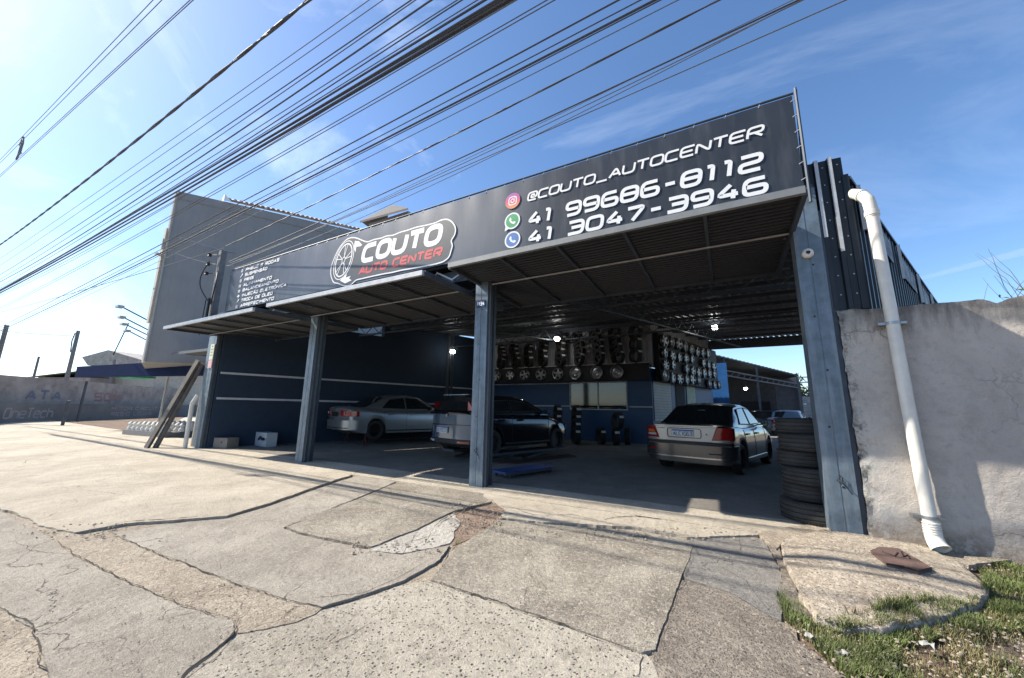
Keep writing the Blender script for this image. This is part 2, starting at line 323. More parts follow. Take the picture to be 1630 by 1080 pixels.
slab([(-500, 910), (-5, 972), (52, 1008), (62, 1040), (74, 1085), (64, 1300), (-500, 1300)], brown_c, -.004, gapw=-.03, jag=.012, seed=6)
slab([(682, 927), (860, 985), (1018, 1041), (1060, 1120), (1120, 1300), (170, 1300), (250, 1140), (310, 1070), (378, 1014), (384, 1004), (470, 988), (560, 962), (640, 935)], aggr, -.009, gapw=-.05, jag=.012, seed=7)
slab([(795, 828), (900, 838), (1010, 845), (1097, 861), (1103, 870), (1086, 918), (1064, 975), (1042, 1035), (1020, 1038), (862, 982), (686, 924), (720, 880), (760, 850)], grey_w, .004, jag=.008, seed=8)
slab([(1104, 860), (1206, 857), (1222, 868), (1238, 900), (1246, 945), (1234, 983), (1165, 941), (1092, 919), (1107, 872)], blue_c, -.001, gapw=-.03, jag=.01, seed=9)
slab([(1090, 924), (1164, 945), (1232, 988), (1252, 1010), (1350, 1085), (1560, 1300), (1130, 1300), (1066, 1120), (1046, 1040), (1068, 976)], dark_c, -.006, gapw=-.03, jag=.012, seed=10)
slab([(592, 873), (662, 846), (722, 817), (728, 830), (712, 864), (640, 880)], mortar, -.005, name='broken_mortar', gapw=-.03, jag=.03, seed=11)
slab([(724, 816), (784, 801), (800, 812), (792, 826), (760, 846), (716, 864), (730, 832)], rubble, -.014, name='rubble_patch', gapw=-.06, jag=.03, seed=12)
# threshold strip in front of the shop and shop floor (flat)
slab([(600, 737), (760, 762), (900, 785), (1060, 808), (1255, 826), (1262, 850), (1205, 853), (1100, 857), (1010, 842), (900, 835), (796, 826), (804, 812), (784, 798), (762, 782), (652, 756), (645, 748)], cream, .013, name='threshold_strip', jag=.025, seed=13)
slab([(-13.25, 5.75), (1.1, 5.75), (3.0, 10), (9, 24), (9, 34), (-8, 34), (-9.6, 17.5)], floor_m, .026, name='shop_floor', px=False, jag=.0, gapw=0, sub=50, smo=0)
slab([(-60, -3), (-38, 1), (-13.6, 5.5), (-13.7, 6.5), (-11, 22), (-60, 26)], cream, .004, name='side_street', px=False, jag=0, gapw=0, sub=50, smo=0)
slab([(-13.25, 5.06), (-6.9, 5.06), (-2.9, 5.1), (-.5, 5.12), (.95, 5.12), (1.05, 5.745), (-13.25, 5.745)], cream, .018, name='threshold_strip', px=False, jag=.004, gapw=.0, sub=.3, smo=0)
crack_m = mat('crack_dirt', (.035, .028, .022), .95, var=.3, scale=20)
def crack(pts, dz, w0, seed, bed=None):
    random.seed(seed); P = [atG(*p) for p in pts]; Q = []
    for a, b in zip(P, P[1:]):
        n = max(2, int((b - a).length / .025)); nn = Vector((-(b - a).y, (b - a).x, 0)).normalized()
        for i in range(n): q = a.lerp(b, i / n); Q.append(q + nn * (.028 * noise.noise(q * 5 + Vector((seed, 0, 0))) + .012 * noise.noise(q * 19)))
    Q.append(P[-1]); N_ = len(Q); mb = MB(); vs = []
    for i, q in enumerate(Q):
        d = (Q[min(i + 1, N_ - 1)] - Q[max(i - 1, 0)]); nn = Vector((-d.y, d.x, 0)).normalized(); k = math.sin(math.pi * (i + .3) / (N_ + .6)) ** .5; ww = w0 * .62 * k * (.25 + 1.9 * abs(noise.noise(q * 9)) + .7 * max(0, noise.noise(q * 31))); z = gz(q.y) + dz
        vs += [(q.x + nn.x * ww, q.y + nn.y * ww, z), (q.x - nn.x * ww, q.y - nn.y * ww, z)]
    mb.add(vs, [(2 * i, 2 * i + 1, 2 * i + 3, 2 * i + 2) for i in range(N_ - 1)]); mb.build('crack', crack_m, bed or ground)
CR = [([(23, 862), (50, 878), (89, 882), (128, 885)], .009, .004), ([(20, 900), (40, 884), (60, 868), (90, 858)], .009, .003), ([(257, 990), (263, 976), (288, 967), (319, 971), (342, 987)], .009, .004), ([(252, 990), (288, 981), (316, 975), (324, 982), (351, 984)], .009, .003),
 ([(490, 954), (578, 945), (609, 932), (644, 915), (690, 890)], .006, .004), ([(803, 805), (831, 816), (851, 822), (906, 821), (975, 836)], .0165, .008), ([(960, 830), (985, 825), (1010, 824), (1050, 828), (1110, 832)], .0165, .016), ([(1107, 862), (1140, 853), (1160, 848), (1205, 852)], .003, .006), ([(1176, 850), (1177, 872), (1174, 880)], .003, .004),
 ([(1021, 1042), (1016, 1056), (1011, 1075)], -.006, .006), ([(39, 740), (43, 734), (66, 731), (90, 729)], .0185, .008), ([(330, 822), (300, 826), (200, 833), (150, 846)], .0185, .012), ([(1110, 868), (1103, 890), (1090, 920), (1074, 955), (1064, 985), (1044, 1034)], .0075, .004), ([(380, 985), (374, 1008), (352, 1030), (300, 1070), (250, 1130)], .0095, .012), ([(177, 850), (260, 886), (340, 916), (440, 951), (512, 968), (600, 946)], .0065, .008),
 ([(88, 862), (125, 888), (200, 926), (290, 966), (372, 988)], .0095, .009), ([(0, 968), (54, 1004), (62, 1036), (72, 1080)], .0095, .010), ([(688, 925), (860, 983), (1018, 1039)], .0075, .008), ([(455, 841), (480, 851), (530, 862), (586, 877)], .0125, .006), ([(452, 840), (500, 820), (565, 797), (625, 770), (650, 760)], .0125, .006), ([(1140, 900), (1190, 925), (1236, 985)], .003, .003), ([(1060, 820), (1120, 830), (1200, 838), (1255, 842)], .0165, .007),
 ([(690, 840), (725, 815), (784, 799)], .0125, .020), ([(1215, 858), (1222, 870), (1240, 902), (1250, 930)], .004, .014), ([(560, 757), (575, 750), (590, 746)], .0185, .010), ([(700, 905), (715, 880), (730, 866)], .006, .008), ([(420, 760), (470, 770), (520, 771)], .0185, .004), ([(120, 780), (200, 790), (260, 786)], .0185, .003), ([(600, 985), (560, 1010), (500, 1030)], -.006, .003),
 ([(1090, 924), (1165, 944), (1232, 987)], .0022, .006), ([(620, 872), (650, 862), (700, 850)], -.0035, .006), ([(640, 880), (655, 862), (662, 850)], -.0035, .005), ([(675, 868), (690, 842)], -.0035, .005)]
for k, (p_, z_, w_) in enumerate(CR): crack(p_, z_, w_, k * 3.7)
# loose stones, pebbles, debris
stone_m = mat('stone_pale', (.27, .225, .175), .9, var=.3, scale=12, bump=.4)
def rocks(spots, name, m, seed=1, lab=None, kind='stuff'):
    random.seed(seed); mb = MB()
    for (x, y, r) in spots:
        z = gz(y) + .015; v = []; 
        for t in range(8):
            a = t * math.pi / 4; rr = r * random.uniform(.7, 1.2); v.append((x + rr * math.cos(a), y + rr * math.sin(a) * .8, z))
        v2 = [(p[0] * .5 + x * .5, p[1] * .5 + y * .5, z + r * random.uniform(.4, .8)) for p in v]
        mb.add(v + v2, [tuple(range(8, 16))] + [(i, (i + 1) % 8, 8 + (i + 1) % 8, 8 + i) for i in range(8)])
    o = mb.build(name, m, smooth=50); tag(o, lab, name.replace('_', ' '), kind=kind); return o
sp = []
random.seed(5)
for _ in range(200):
    p = atG(random.uniform(715, 800), random.uniform(803, 850)); sp.append((p.x, p.y, random.uniform(.004, .018)))
for _ in range(160):
    p = atG(random.uniform(820, 1240), random.uniform(842, 862)); sp.append((p.x, p.y, random.uniform(.004, .016)))
for _ in range(900):
    p = atG(random.uniform(1270, 1690), random.uniform(878, 1120)); sp.append((p.x, p.y, random.uniform(.003, .013)))
for _ in range(60):
    p = atG(random.uniform(20, 200), random.uniform(835, 860)); sp.append((p.x, p.y, random.uniform(.006, .02)))
for _ in range(50):
    p = atG(random.uniform(560, 700), random.uniform(860, 885)); sp.append((p.x, p.y, random.uniform(.006, .02)))
for _ in range(700):
    p = atG(random.uniform(-60, 1230), random.uniform(755, 1120)); sp.append((p.x, p.y, random.uniform(.0025, .008)))
rocks(sp, 'pebbles', stone_m, 3, 'small stones and crumbs of broken concrete scattered on the ground')
# ================================================================ THE SHOP
navy = mat('navy_paint', (.013, .028, .055), .85, var=.12, bump=.05, bscale=30)
blue_wall = mat('blue_wall_paint', (.008, .06, .17), .5, var=.1)
stripe_m = mat('pale_stripe', (.42, .45, .50), .6)
steel = mat('blue_grey_steel', (.125, .165, .20), .42, .25, var=.28, scale=7, bump=.08, bscale=25, stain=(.28, .31, .33), stain_amt=.45, stain_scale=2.2, streak=True)
steel_d = mat('dark_steel', (.06, .075, .095), .5, .3, var=.2)
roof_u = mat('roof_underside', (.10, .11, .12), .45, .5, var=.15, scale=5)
galv = mat('galvanised_sheet', (.34, .355, .37), .38, .75, var=.15, scale=5)
galv_frame = mat('galvanised_frame', (.46, .47, .47), .45, .3, var=.15, scale=8)
black_clad = mat('black_cladding', (.013, .017, .022), .42, .2, var=.25, scale=6)
white_t = mat('white_print', (.82, .83, .83), .55, var=.03)
red_t = mat('red_print', (.62, .05, .055), .5, var=.05)
conc_p = mat('concrete_post', (.17, .17, .17), .85, var=.2, scale=9, bump=.3)
SK = .28
def shift(Y): return SK * (Y - 5.4)
# --- left wall with pale stripes
lw = thing('side_wall', 'dark navy side wall of the workshop with two pale stripes', 'wall', (-13.1, 5.4, 0))
MW = Matrix(((SK, -1, 0, 0), (1, 0, 0, 0), (0, 0, 1, 0), (0, 0, 0, 1)))     # u along wall, v outward-left
m_ = MB(); m_.box(0.12, 17.5, 0, .18, -.03, 4.0, MW); m_.box(5, 17.5, .003, .177, 4.001, 4.6, MW); m_.build('wall_panel', navy, lw)
for z in (2.17, 1.42):
    m_ = MB(); m_.box(.15, 17.4, -.02, -.001, z - .03, z + .03, MW); m_.build('pale_stripe', stripe_m, lw)
m_ = MB(); m_.box(7.9, 8.0, -.1, -.003, 0, 4.6, MW); m_.box(8.15, 8.2, -.1, -.003, 0, 4.6, MW); m_.build('wall_pipe', steel_d, lw)
# --- columns
def column(x0, x1, label, top=3.95, y0=5.38, dep=.26, seam=True, wire=False):
    t = thing('steel_column', label, 'column', ((x0 + x1) / 2, y0 + dep / 2, 0), group=None)
    hw = (x1 - x0) / 2; m = MB(); g = .006
    m.box(-hw, -g, -dep / 2, dep / 2, gz(y0) - .02, top); m.box(g, hw, -dep / 2, dep / 2, gz(y0) - .02, top); m.box(-g, g, -dep / 2 + .006, dep / 2 - .006, gz(y0), top - .01)
    m.build('post', steel, t)
    m = MB(); m.box(-hw + .01, -hw + .03, -dep / 2 - .012, -dep / 2 - .001, .02, 3.3)
    m = MB()
    m.box(hw + .002, hw + .05, -dep / 2 + .03, -dep / 2 + .09, 0, top - .3); m.box(hw + .002, hw + .035, dep / 2 - .08, dep / 2 - .02, 0, top - .3); m.build('door_guide', steel_d, t)
    m = MB()
    for k in range(5):
        z = .5 + k * .62; m.disc((.02 - .05 * (k % 2), -dep / 2 - .004, z), .012, 8)
    m.build('bolt', black_clad, t)['kind'] = 'stuff'
    if wire:
        m = MB(); m.tube([(0, -dep / 2 - .01, .62), (.02, -dep / 2 - .02, .6), (.01, -dep / 2 - .02, .55), (.05, -dep / 2 - .02, .5), (.08, -dep / 2 - .03, .44)], .005, 5)
        m.tube([(0, -dep / 2 - .01, .6), (-.03, -dep / 2 - .025, .57), (.0, -dep / 2 - .03, .53), (.02, -dep / 2 - .02, .58)], .005, 5); m.build('tie_wire', black_clad, t)
    return t
column(-13.46, -13.2, 'blue-grey steel column at the far left corner with taped notices')
column(-8.62, -8.37, 'blue-grey steel column between the two left bays')
cc = column(-3.8, -3.54, 'blue-grey steel column carrying the blue house number 1134', wire=True)
rc = column(.86, 1.12, 'blue-grey steel column beside the rendered boundary wall', wire=True)
# house number
hn = MB(); hn.box(-3.765, -3.585, 5.362, 5.376, 3.02, 3.14); o = hn.build('number_plate', mat('enamel_blue', (.02, .06, .20), .3), None)
tag(o, 'small blue enamel plate with white number 1134 on the middle column', 'number plate')
m_ = MB(); text(m_, '1134', -3.755, -3.595, 3.045, 3.115, .014, lambda u, v, l: (u, 5.361 - l, v), slant=0, gap=.5); m_.build('numerals', white_t, o)
# faded lettering down the column
# notices on the far-left column
pp = MB(); pp.box(-13.44, -13.22, 5.355, 5.373, 2.55, 3.02); o = pp.build('notice', mat('notice_paper', (.62, .66, .52), .8, var=.1, scale=20), None)
tag(o, 'pale green paper notice with dark lines on the left column', 'notice')
m_ = MB(); 
for k, (a, b) in enumerate([(.3, .7), (.15, .85), (.2, .75), (.15, .85)]): m_.box(-13.44 + .22 * a, -13.44 + .22 * b, 5.351, 5.354, 2.95 - k * .09, 2.965 - k * .09)
m_.build('print_line', black_clad, o)
pp = MB(); pp.box(-13.44, -13.22, 5.357, 5.374, 2.3, 2.54); o = pp.build('notice', mat('notice_pink', (.62, .36, .38), .8, var=.1, scale=20), None)
tag(o, 'pinkish red notice pasted below the green one on the left column', 'notice')
m_ = MB()
for k in range(3): m_.box(-13.42, -13.25, 5.353, 5.356, 2.47 - k * .06, 2.485 - k * .06)
m_.build('print_line', white_t, o)
# --- header beam and banner
hb = MB(); hb.box(-13.45, 1.12, 5.66, 5.76, 3.7, 3.93); hb.box(-13.45, 1.12, 5.43, 5.49, 3.96, 4.02); o = hb.build('header_beam', steel_d); tag(o, 'dark steel beam running over the bays behind the banner', 'beam')
m_ = MB()
for i in range(37):
    x = -13.3 + i * .4; 
    if i % 2 == 0: m_.bar((x, 5.56, 3.72), (x + .4, 5.6, 3.93), .03)
    else: m_.bar((x, 5.56, 3.93), (x + .4, 5.6, 3.72), .03)
m_.build('lattice', galv_frame, o)
YB = 5.34
def bmat():
    m = mat('banner_print', (.028, .033, .041), .36, var=.12, scale=1.5, spec=.6); n = m.node_tree; N = n.nodes; K = n.links.new; b = N['Principled BSDF']
    t = N.new('ShaderNodeTexCoord'); mp = N.new('ShaderNodeMapping'); mp.inputs['Scale'].default_value = (8, 1, 8); mp.inputs['Rotation'].default_value = (0, math.radians(45), 0); K(t.outputs['Object'], mp.inputs[0])
    v = N.new('ShaderNodeTexVoronoi'); v.inputs['Randomness'].default_value = 0; v.inputs['Scale'].default_value = 1; K(mp.outputs[0], v.inputs['Vector'])
    r = N.new('ShaderNodeMapRange'); r.inputs['From Min'].default_value = .12; r.inputs['From Max'].default_value = .2; r.inputs['To Min'].default_value = 1; r.inputs['To Max'].default_value = 0; K(v.outputs['Distance'], r.inputs[0])
    x = N.new('ShaderNodeMixRGB'); sx = N.new('ShaderNodeSeparateXYZ'); K(t.outputs['Object'], sx.inputs[0])
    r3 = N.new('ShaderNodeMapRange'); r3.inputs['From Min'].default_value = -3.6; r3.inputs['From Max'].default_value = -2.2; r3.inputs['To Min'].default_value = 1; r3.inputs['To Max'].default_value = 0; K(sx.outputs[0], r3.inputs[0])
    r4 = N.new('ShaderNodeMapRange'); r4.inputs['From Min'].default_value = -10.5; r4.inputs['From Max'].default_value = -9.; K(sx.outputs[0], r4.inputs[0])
    mm = N.new('ShaderNodeMath'); mm.operation = 'MULTIPLY'; K(r.outputs[0], mm.inputs[0]); K(r3.outputs[0], mm.inputs[1])
    m3 = N.new('ShaderNodeMath'); m3.operation = 'MULTIPLY'; K(mm.outputs[0], m3.inputs[0]); K(r4.outputs[0], m3.inputs[1])
    src = b.inputs['Base Color'].links[0].from_socket; K(m3.outputs[0], x.inputs[0]); K(src, x.inputs[1]); x.inputs[2].default_value = (.008, .01, .013, 1)
    # light grey plate behind the dots between two dark ends, brightened further as glare
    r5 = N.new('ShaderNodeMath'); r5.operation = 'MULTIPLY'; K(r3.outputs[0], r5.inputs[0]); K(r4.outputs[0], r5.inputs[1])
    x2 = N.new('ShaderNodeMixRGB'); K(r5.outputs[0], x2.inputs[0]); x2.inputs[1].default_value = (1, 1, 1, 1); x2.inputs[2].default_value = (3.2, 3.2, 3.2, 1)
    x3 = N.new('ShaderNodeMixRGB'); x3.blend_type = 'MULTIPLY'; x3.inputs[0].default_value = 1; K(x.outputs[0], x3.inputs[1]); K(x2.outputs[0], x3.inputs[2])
    # dust streaks running down from the top edge
    mq = N.new('ShaderNodeMapping'); mq.inputs['Scale'].default_value = (2.4, 1, .35); K(t.outputs['Object'], mq.inputs[0])
    q = N.new('ShaderNodeTexNoise'); q.inputs['Scale'].default_value = 3; q.inputs['Detail'].default_value = 6; K(mq.outputs[0], q.inputs['Vector'])
    rq = N.new('ShaderNodeMapRange'); rq.inputs['From Min'].default_value = .5; rq.inputs['From Max'].default_value = .75; rq.inputs['To Max'].default_value = .3; K(q.outputs['Fac'], rq.inputs[0])
    x4 = N.new('ShaderNodeMixRGB'); K(rq.outputs[0], x4.inputs[0]); K(x3.outputs[0], x4.inputs[1]); x4.inputs[2].default_value = (.16, .17, .18, 1); K(x4.outputs[0], b.inputs['Base Color'])
    return m
bn = thing('shop_banner', 'long dark printed banner with white telephone numbers over the workshop bays', 'banner', (0, 0, 0))
m_ = MB(); NX = 145; NZ = 8
vs = []
for i in range(NX + 1):
    x = -12.9 + (1.02 + 12.9) * i / NX
    for k in range(NZ + 1):
        z = 3.97 + k / NZ * 1.27; wv = .005 * noise.noise(Vector((x * 1.6, z * .7, 0))) + .004 * math.cos(2 * math.pi * x / .58) * (k / NZ) ** 3
        if k == NZ: z -= .012 * (1 - abs(math.cos(math.pi * x / .58)))
        vs.append((x, YB + wv, z))
m_.add(vs, [(i * (NZ + 1) + k, (i + 1) * (NZ + 1) + k, (i + 1) * (NZ + 1) + k + 1, i * (NZ + 1) + k + 1) for i in range(NX) for k in range(NZ)])
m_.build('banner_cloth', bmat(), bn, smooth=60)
m_ = MB(); m_.box(-12.9, 1.02, YB + .03, YB + .05, 3.985, 5.22); m_.build('backing_board', steel_d, bn)
def BF(u, v, l): return (u, YB - .0105 - l, v)
# frame: top rail on ties, end truss
m_ = MB(); m_.tube([(-12.9, YB + .02, 5.28), (1.04, YB + .02, 5.28)], .016, 6); m_.build('top_rail', steel_d, bn)
tie_me = MB().tube([(0, 0, 0), (.03, .03, .1)], .007, 5).mesh('tie_mesh', galv_frame); tie_me2 = MB().tube([(0, 0, 0), (.07, .02, .04)], .007, 5).mesh('tie_mesh_side', galv_frame)
for k in range(35): inst('tie', tie_me, bn, (-12.6 + k * .39, YB, 5.21))
for k in range(6): inst('tie', tie_me2, bn, (1.0, YB - .01, 4.05 + k * .22))
m_ = MB(); m_.tube([(1.06, YB + .0, 3.75), (1.06, YB + .0, 5.33)], .018, 6); m_.tube([(1.075, YB + .35, 3.75), (1.075, YB + .05, 5.33)], .016, 6)
for k in range(6): m_.tube([(1.06, YB, 3.85 + k * .24), (1.073, YB + .3 - .045 * k, 3.95 + k * .24)], .009, 5)
m_.build('end_truss', steel_d, bn)
# phone numbers
m_ = MB(); text(m_, '@COUTO_AUTOCENTER', -2.76, .68, 4.785, 4.955, .031, BF, slant=.2, gap=.22); o = m_.build('lettering', white_t, bn); o['label'] = 'white lettering @COUTO_AUTOCENTER'
m_ = MB(); text(m_, '41 99686-8112', -2.76, .63, 4.315, 4.575, .054, BF, slant=.16, gap=.3); o = m_.build('lettering', white_t, bn); o['label'] = 'white telephone number 41 99686-8112'
m_ = MB(); text(m_, '41 3047-3946', -2.76, .66, 3.985, 4.235, .054, BF, slant=.16, gap=.3); o = m_.build('lettering', white_t, bn); o['label'] = 'white telephone number 41 3047-3946'
# app icons
def ring(mb, c, r0, r1, lift, n=28):
    v = []
    for k in range(n):
        a = 2 * math.pi * k / n; v += [BF(c[0] + r0 * math.cos(a), c[1] + r0 * math.sin(a), lift), BF(c[0] + r1 * math.cos(a), c[1] + r1 * math.sin(a), lift)]
    mb.add(v, [(2 * k, 2 * k + 1, (2 * k + 3) % (2 * n), (2 * k + 2) % (2 * n)) for k in range(n)])
def dsc(mb, c, r, lift, n=28, sx=1): mb.add([BF(c[0] + sx * r * math.cos(2 * math.pi * k / n), c[1] + r * math.sin(2 * math.pi * k / n), lift) for k in range(n)], [tuple(range(n))])
handset = [(-.055, .045), (-.035, .07), (-.012, .035), (-.025, .015), (.015, -.025), (.035, -.012), (.07, -.035), (.045, -.06), (.02, -.062), (-.03, -.03), (-.06, .02)]
for nm, cx_, cz_, colr, lab in (('ig', -3.04, 4.885, (.55, .06, .12), 'round pink photo app icon with a white camera outline'), ('wa', -3.04, 4.50, (.03, .32, .12), 'green speech bubble icon with a white handset'), ('ph', -3.03, 4.145, (.05, .16, .42), 'blue round icon with a white handset')):
    ic = MB(); dsc(ic, (cx_, cz_), .128 if nm != 'ig' else .15, .0012, 32)
    if nm == 'ig':
        m2 = mat('icon_' + nm, colr, .5); n_ = m2.node_tree; t_ = n_.nodes.new('ShaderNodeTexCoord'); g_ = n_.nodes.new('ShaderNodeSeparateXYZ'); n_.links.new(t_.outputs['Generated'], g_.inputs[0])
        r_ = n_.nodes.new('ShaderNodeValToRGB'); r_.color_ramp.elements[0].color = (.75, .3, .08, 1); r_.color_ramp.elements[1].color = (.28, .07, .4, 1); e_ = r_.color_ramp.elements.new(.5); e_.color = (.62, .05, .16, 1)
        n_.links.new(g_.outputs[2], r_.inputs[0]); n_.links.new(r_.outputs[0], n_.nodes['Principled BSDF'].inputs['Base Color'])
    else: m2 = mat('icon_' + nm, colr, .5)
    o = ic.build('app_icon', m2, bn); o['label'] = lab
    g = MB()
    if nm == 'ig':
        poly_path(g, [(cx_ - .075, cz_ - .075), (cx_ - .075, cz_ + .075), (cx_ + .075, cz_ + .075), (cx_ + .075, cz_ - .075)], .018, True, BF, .002, .045); ring(g, (cx_, cz_), .026, .043, .002); dsc(g, (cx_ + .045, cz_ + .045), .01, .002, 8)
    else:
        ring(g, (cx_, cz_), .128, .155, .002); g.add([BF(cx_ + a * 1.05, cz_ + b * 1.05, .002) for a, b in handset], [tuple(range(len(handset)))])
        if nm == 'wa': g.add([BF(cx_ - .15, cz_ - .165, .0024), BF(cx_ - .05, cz_ - .13, .0024), BF(cx_ - .13, cz_ - .06, .0024)], [(0, 1, 2)])
    g.build('icon_outline', white_t, o)
# logo: plate, outline, wheel, words
def Z6(x, y):  # from an enlarged view of the logo to the banner plane
    p = atY(500 + x / 6.27, 320 + y / 6.27, YB - .022); return (p.x, p.z)
outl = [(160, 740), (165, 660), (200, 560), (250, 460), (320, 380), (380, 362), (430, 372), (480, 395), (530, 412), (590, 385), (670, 370), (720, 348), (790, 342), (850, 312), (930, 292), (1010, 262), (1100, 245), (1210, 218), (1260, 190), (1320, 178), (1375, 205), (1410, 265), (1405, 330), (1360, 400), (1380, 440), (1362, 500), (1345, 560), (1290, 605), (1200, 632), (1060, 658), (860, 692), (770, 715), (700, 725), (560, 755), (410, 790), (370, 835), (320, 848), (270, 840), (235, 822), (190, 818)]
OP = [Z6(*p) for p in outl]
m_ = MB(); m_.add([BF(u, v, .001) for u, v in OP], [tuple(range(len(OP)))]); o = m_.build('logo_plate', mat('logo_grey', (.05, .056, .063), .4, var=.08, spec=.6), bn); o['label'] = 'dark grey logo field with a white outline'
m_ = MB(); poly_path(m_, OP, .028, True, BF, .002, .12); m_.build('logo_outline', white_t, o)
cu0 = Z6(480, 610); cu1 = Z6(1342, 430)
m_ = MB(); text(m_, 'COUTO', -6.97, -4.64, 4.40, 4.86, .115, BF, slant=.2, gap=.3, base=.003, rnd=.42); m_.build('lettering', white_t, o)['label'] = 'bold white slanted word COUTO'
m_ = MB(); text(m_, 'AUTO CENTER', -7.0, -4.6, 4.14, 4.345, .052, BF, slant=.2, gap=.28, base=.003); m_.build('lettering', red_t, o)['label'] = 'bold red slanted words AUTO CENTER'
m_ = MB(); wc = (-7.56, 4.61); 
def ell(rx, rz, n=28, c=wc, sh=.18): return [(c[0] + rx * math.cos(2 * math.pi * k / n) + sh * rz * math.sin(2 * math.pi * k / n), c[1] + rz * math.sin(2 * math.pi * k / n)) for k in range(n)]
poly_path(m_, ell(.33, .46), .022, True, BF, .003, .0); poly_path(m_, ell(.27, .39), .034, True, BF, .0033, .0); poly_path(m_, ell(.05, .075), .022, True, BF, .0036, 0)
for k in range(5):
    a = 2 * math.pi * k / 5 + .3
    for da in (-.17, .17):
        c_, s_ = math.cos(a), math.sin(a); c2, s2 = math.cos(a + da), math.sin(a + da)
        poly_path(m_, [(wc[0] + .05 * c_ + .18 * .07 * s_, wc[1] + .075 * s_), (wc[0] + .25 * c2 + .18 * .37 * s2, wc[1] + .37 * s2)], .02, False, BF, .0039 + k * .0003 + (da > 0) * .0002)
m_.add([BF(*q, .003) for q in [(-7.22, 5.02), (-7.08, 4.98), (-6.95, 4.86), (-7.02, 4.84), (-7.15, 4.86), (-7.16, 4.72), (-7.24, 4.86)]], [tuple(range(7))])
m_.add([BF(*q, .003) for q in [(-7.62, 4.12), (-7.42, 4.02), (-7.2, 4.06), (-7.3, 4.12), (-7.24, 4.17), (-7.42, 4.16), (-7.38, 4.24), (-7.5, 4.19)]], [tuple(range(8))])
m_.build('wheel_drawing', white_t, o)
# list of services
SV = [('PNEUS E RODAS', -10.3), ("SUSPENSA~O", -10.85), ('FREIOS', -11.5), ('ALINHAMENTO', -10.55), ('BALANCEAMENTO', -10.2), ("INJEC,A~O ELETRO^NICA", -9.8), ("TROCA DE O'LEO", -10.4), ('ARREFECIMENTO', -10.3)]
for k, (s_, x1) in enumerate(SV):
    z1 = 5.19 - k * .156; m_ = MB(); text(m_, s_, -12.02, x1, z1 - .1, z1, .027, BF, slant=.25, gap=.3)
    o = m_.build('lettering', white_t, bn); o['label'] = 'small white line of the service list reading ' + s_.replace("SA~O", 'SÃO').replace("C,A~O", 'ÇÃO').replace("TRO^N", 'TRÔN').replace("O'L", 'ÓL')
    g = MB(); zc = z1 - .05; xc = -12.2 - .0 * k
    if k in (0, 2): ring(g, (xc, zc), .03, .05, 0); ring(g, (xc, zc), .008, .016, 0)
    elif k in (1, 6): poly_path(g, [(xc - .05, zc - .045), (xc + .05, zc + .045)], .026, False, BF, 0); ring(g, (xc + .04, zc + .035), .012, .03, .001)
    elif k in (3, 4, 7): poly_path(g, [(xc - .06, zc + .02), (xc + .06, zc + .02)], .022, False, BF, 0); ring(g, (xc - .035, zc - .025), .008, .024, .001); ring(g, (xc + .035, zc - .025), .008, .024, .001)
    else: ring(g, (xc, zc), .015, .045, 0); poly_path(g, [(xc - .08, zc), (xc + .08, zc)], .018, False, BF, .001)
    g.build('list_symbol', white_t, bn)
# --- tilted-up bay doors
perf = mat('door_sheet', (.016, .019, .025), .5, .2, var=.2, scale=5)
def tilt_door(x0, x1, yf, zf, yb, zb, label, rail_m=None):
    t = thing('tilt_door', label, 'garage door', ((x0 + x1) / 2, (yf + yb) / 2, (zf + zb) / 2))
    t.rotation_euler = (math.atan2(zb - zf, yb - yf), 0, 0); hw = (x1 - x0) / 2; hl = math.hypot(yb - yf, zb - zf) / 2
    # ribbed sheet: fine horizontal ribs along x
    m = MB(); n = int(2 * hl / .085); vs = []; fs = []
    for i in range(n + 1):
        y = -hl + 2 * hl * i / n
        for dy, z in ((0, 0), (.028, 0), (.038, .016), (.066, .016), (.076, 0)):
            yy = min(y + dy, hl); vs += [(-hw, yy, z), (hw, yy, z)]
    k = len(vs) // 2
    m.add(vs, [(2 * i, 2 * i + 1, 2 * i + 3, 2 * i + 2) for i in range(k - 1)]); m.build('ribbed_sheet', perf, t)
    m = MB(); m.box(-hw + .0, hw, -hl - .03, -hl + .02, -.045, .035); m.build('front_rail', rail_m or galv_frame, t)
    m = MB(); m.box(-hw, hw, hl - .02, hl + .03, -.045, .04); m.build('rear_rail', steel_d, t)
    for s in (-1, 1):
        m = MB(); m.box(s * hw - .025, s * hw + .025, -hl + .021, hl - .021, -.05, .04); m.build('side_rail', steel_d, t)
    m = MB()
    for q in (1, 2, 3, 4): 
        x = -hw + 2 * hw * q / 5; m.box(x - .02, x + .02, -hl + .022, hl - .022, -.035, -.003)
    m.build('stiffener', steel_d, t)
    m = MB()
    m.box(-hw + .03, hw - .03, -.3, -.275, -.05, -.036); m.build('cross_bar', galv_frame, t)
    # lifting arms at the ends
    for s in (-1, 1):
        m = MB(); m.bar((s * (hw - .05), -hl * .1, -.03), (s * (hw - .05), hl * .55, .38), .03); m.build('lifting_arm', steel_d, t)
    return t
tilt_door(-3.72, .86, 4.50, 3.50, 6.95, 3.44, 'tilted-up sheet metal door over the right bay, under the telephone numbers', mat('dull_rail', (.20, .21, .215), .6, .2))
tilt_door(-8.62, -4.12, 4.35, 3.40, 6.9, 3.42, 'tilted-up sheet metal door over the middle bay, under the logo')
tilt_door(-13.25, -8.74, 4.15, 3.28, 6.8, 3.36, 'tilted-up sheet metal door over the left bay, under the service list')
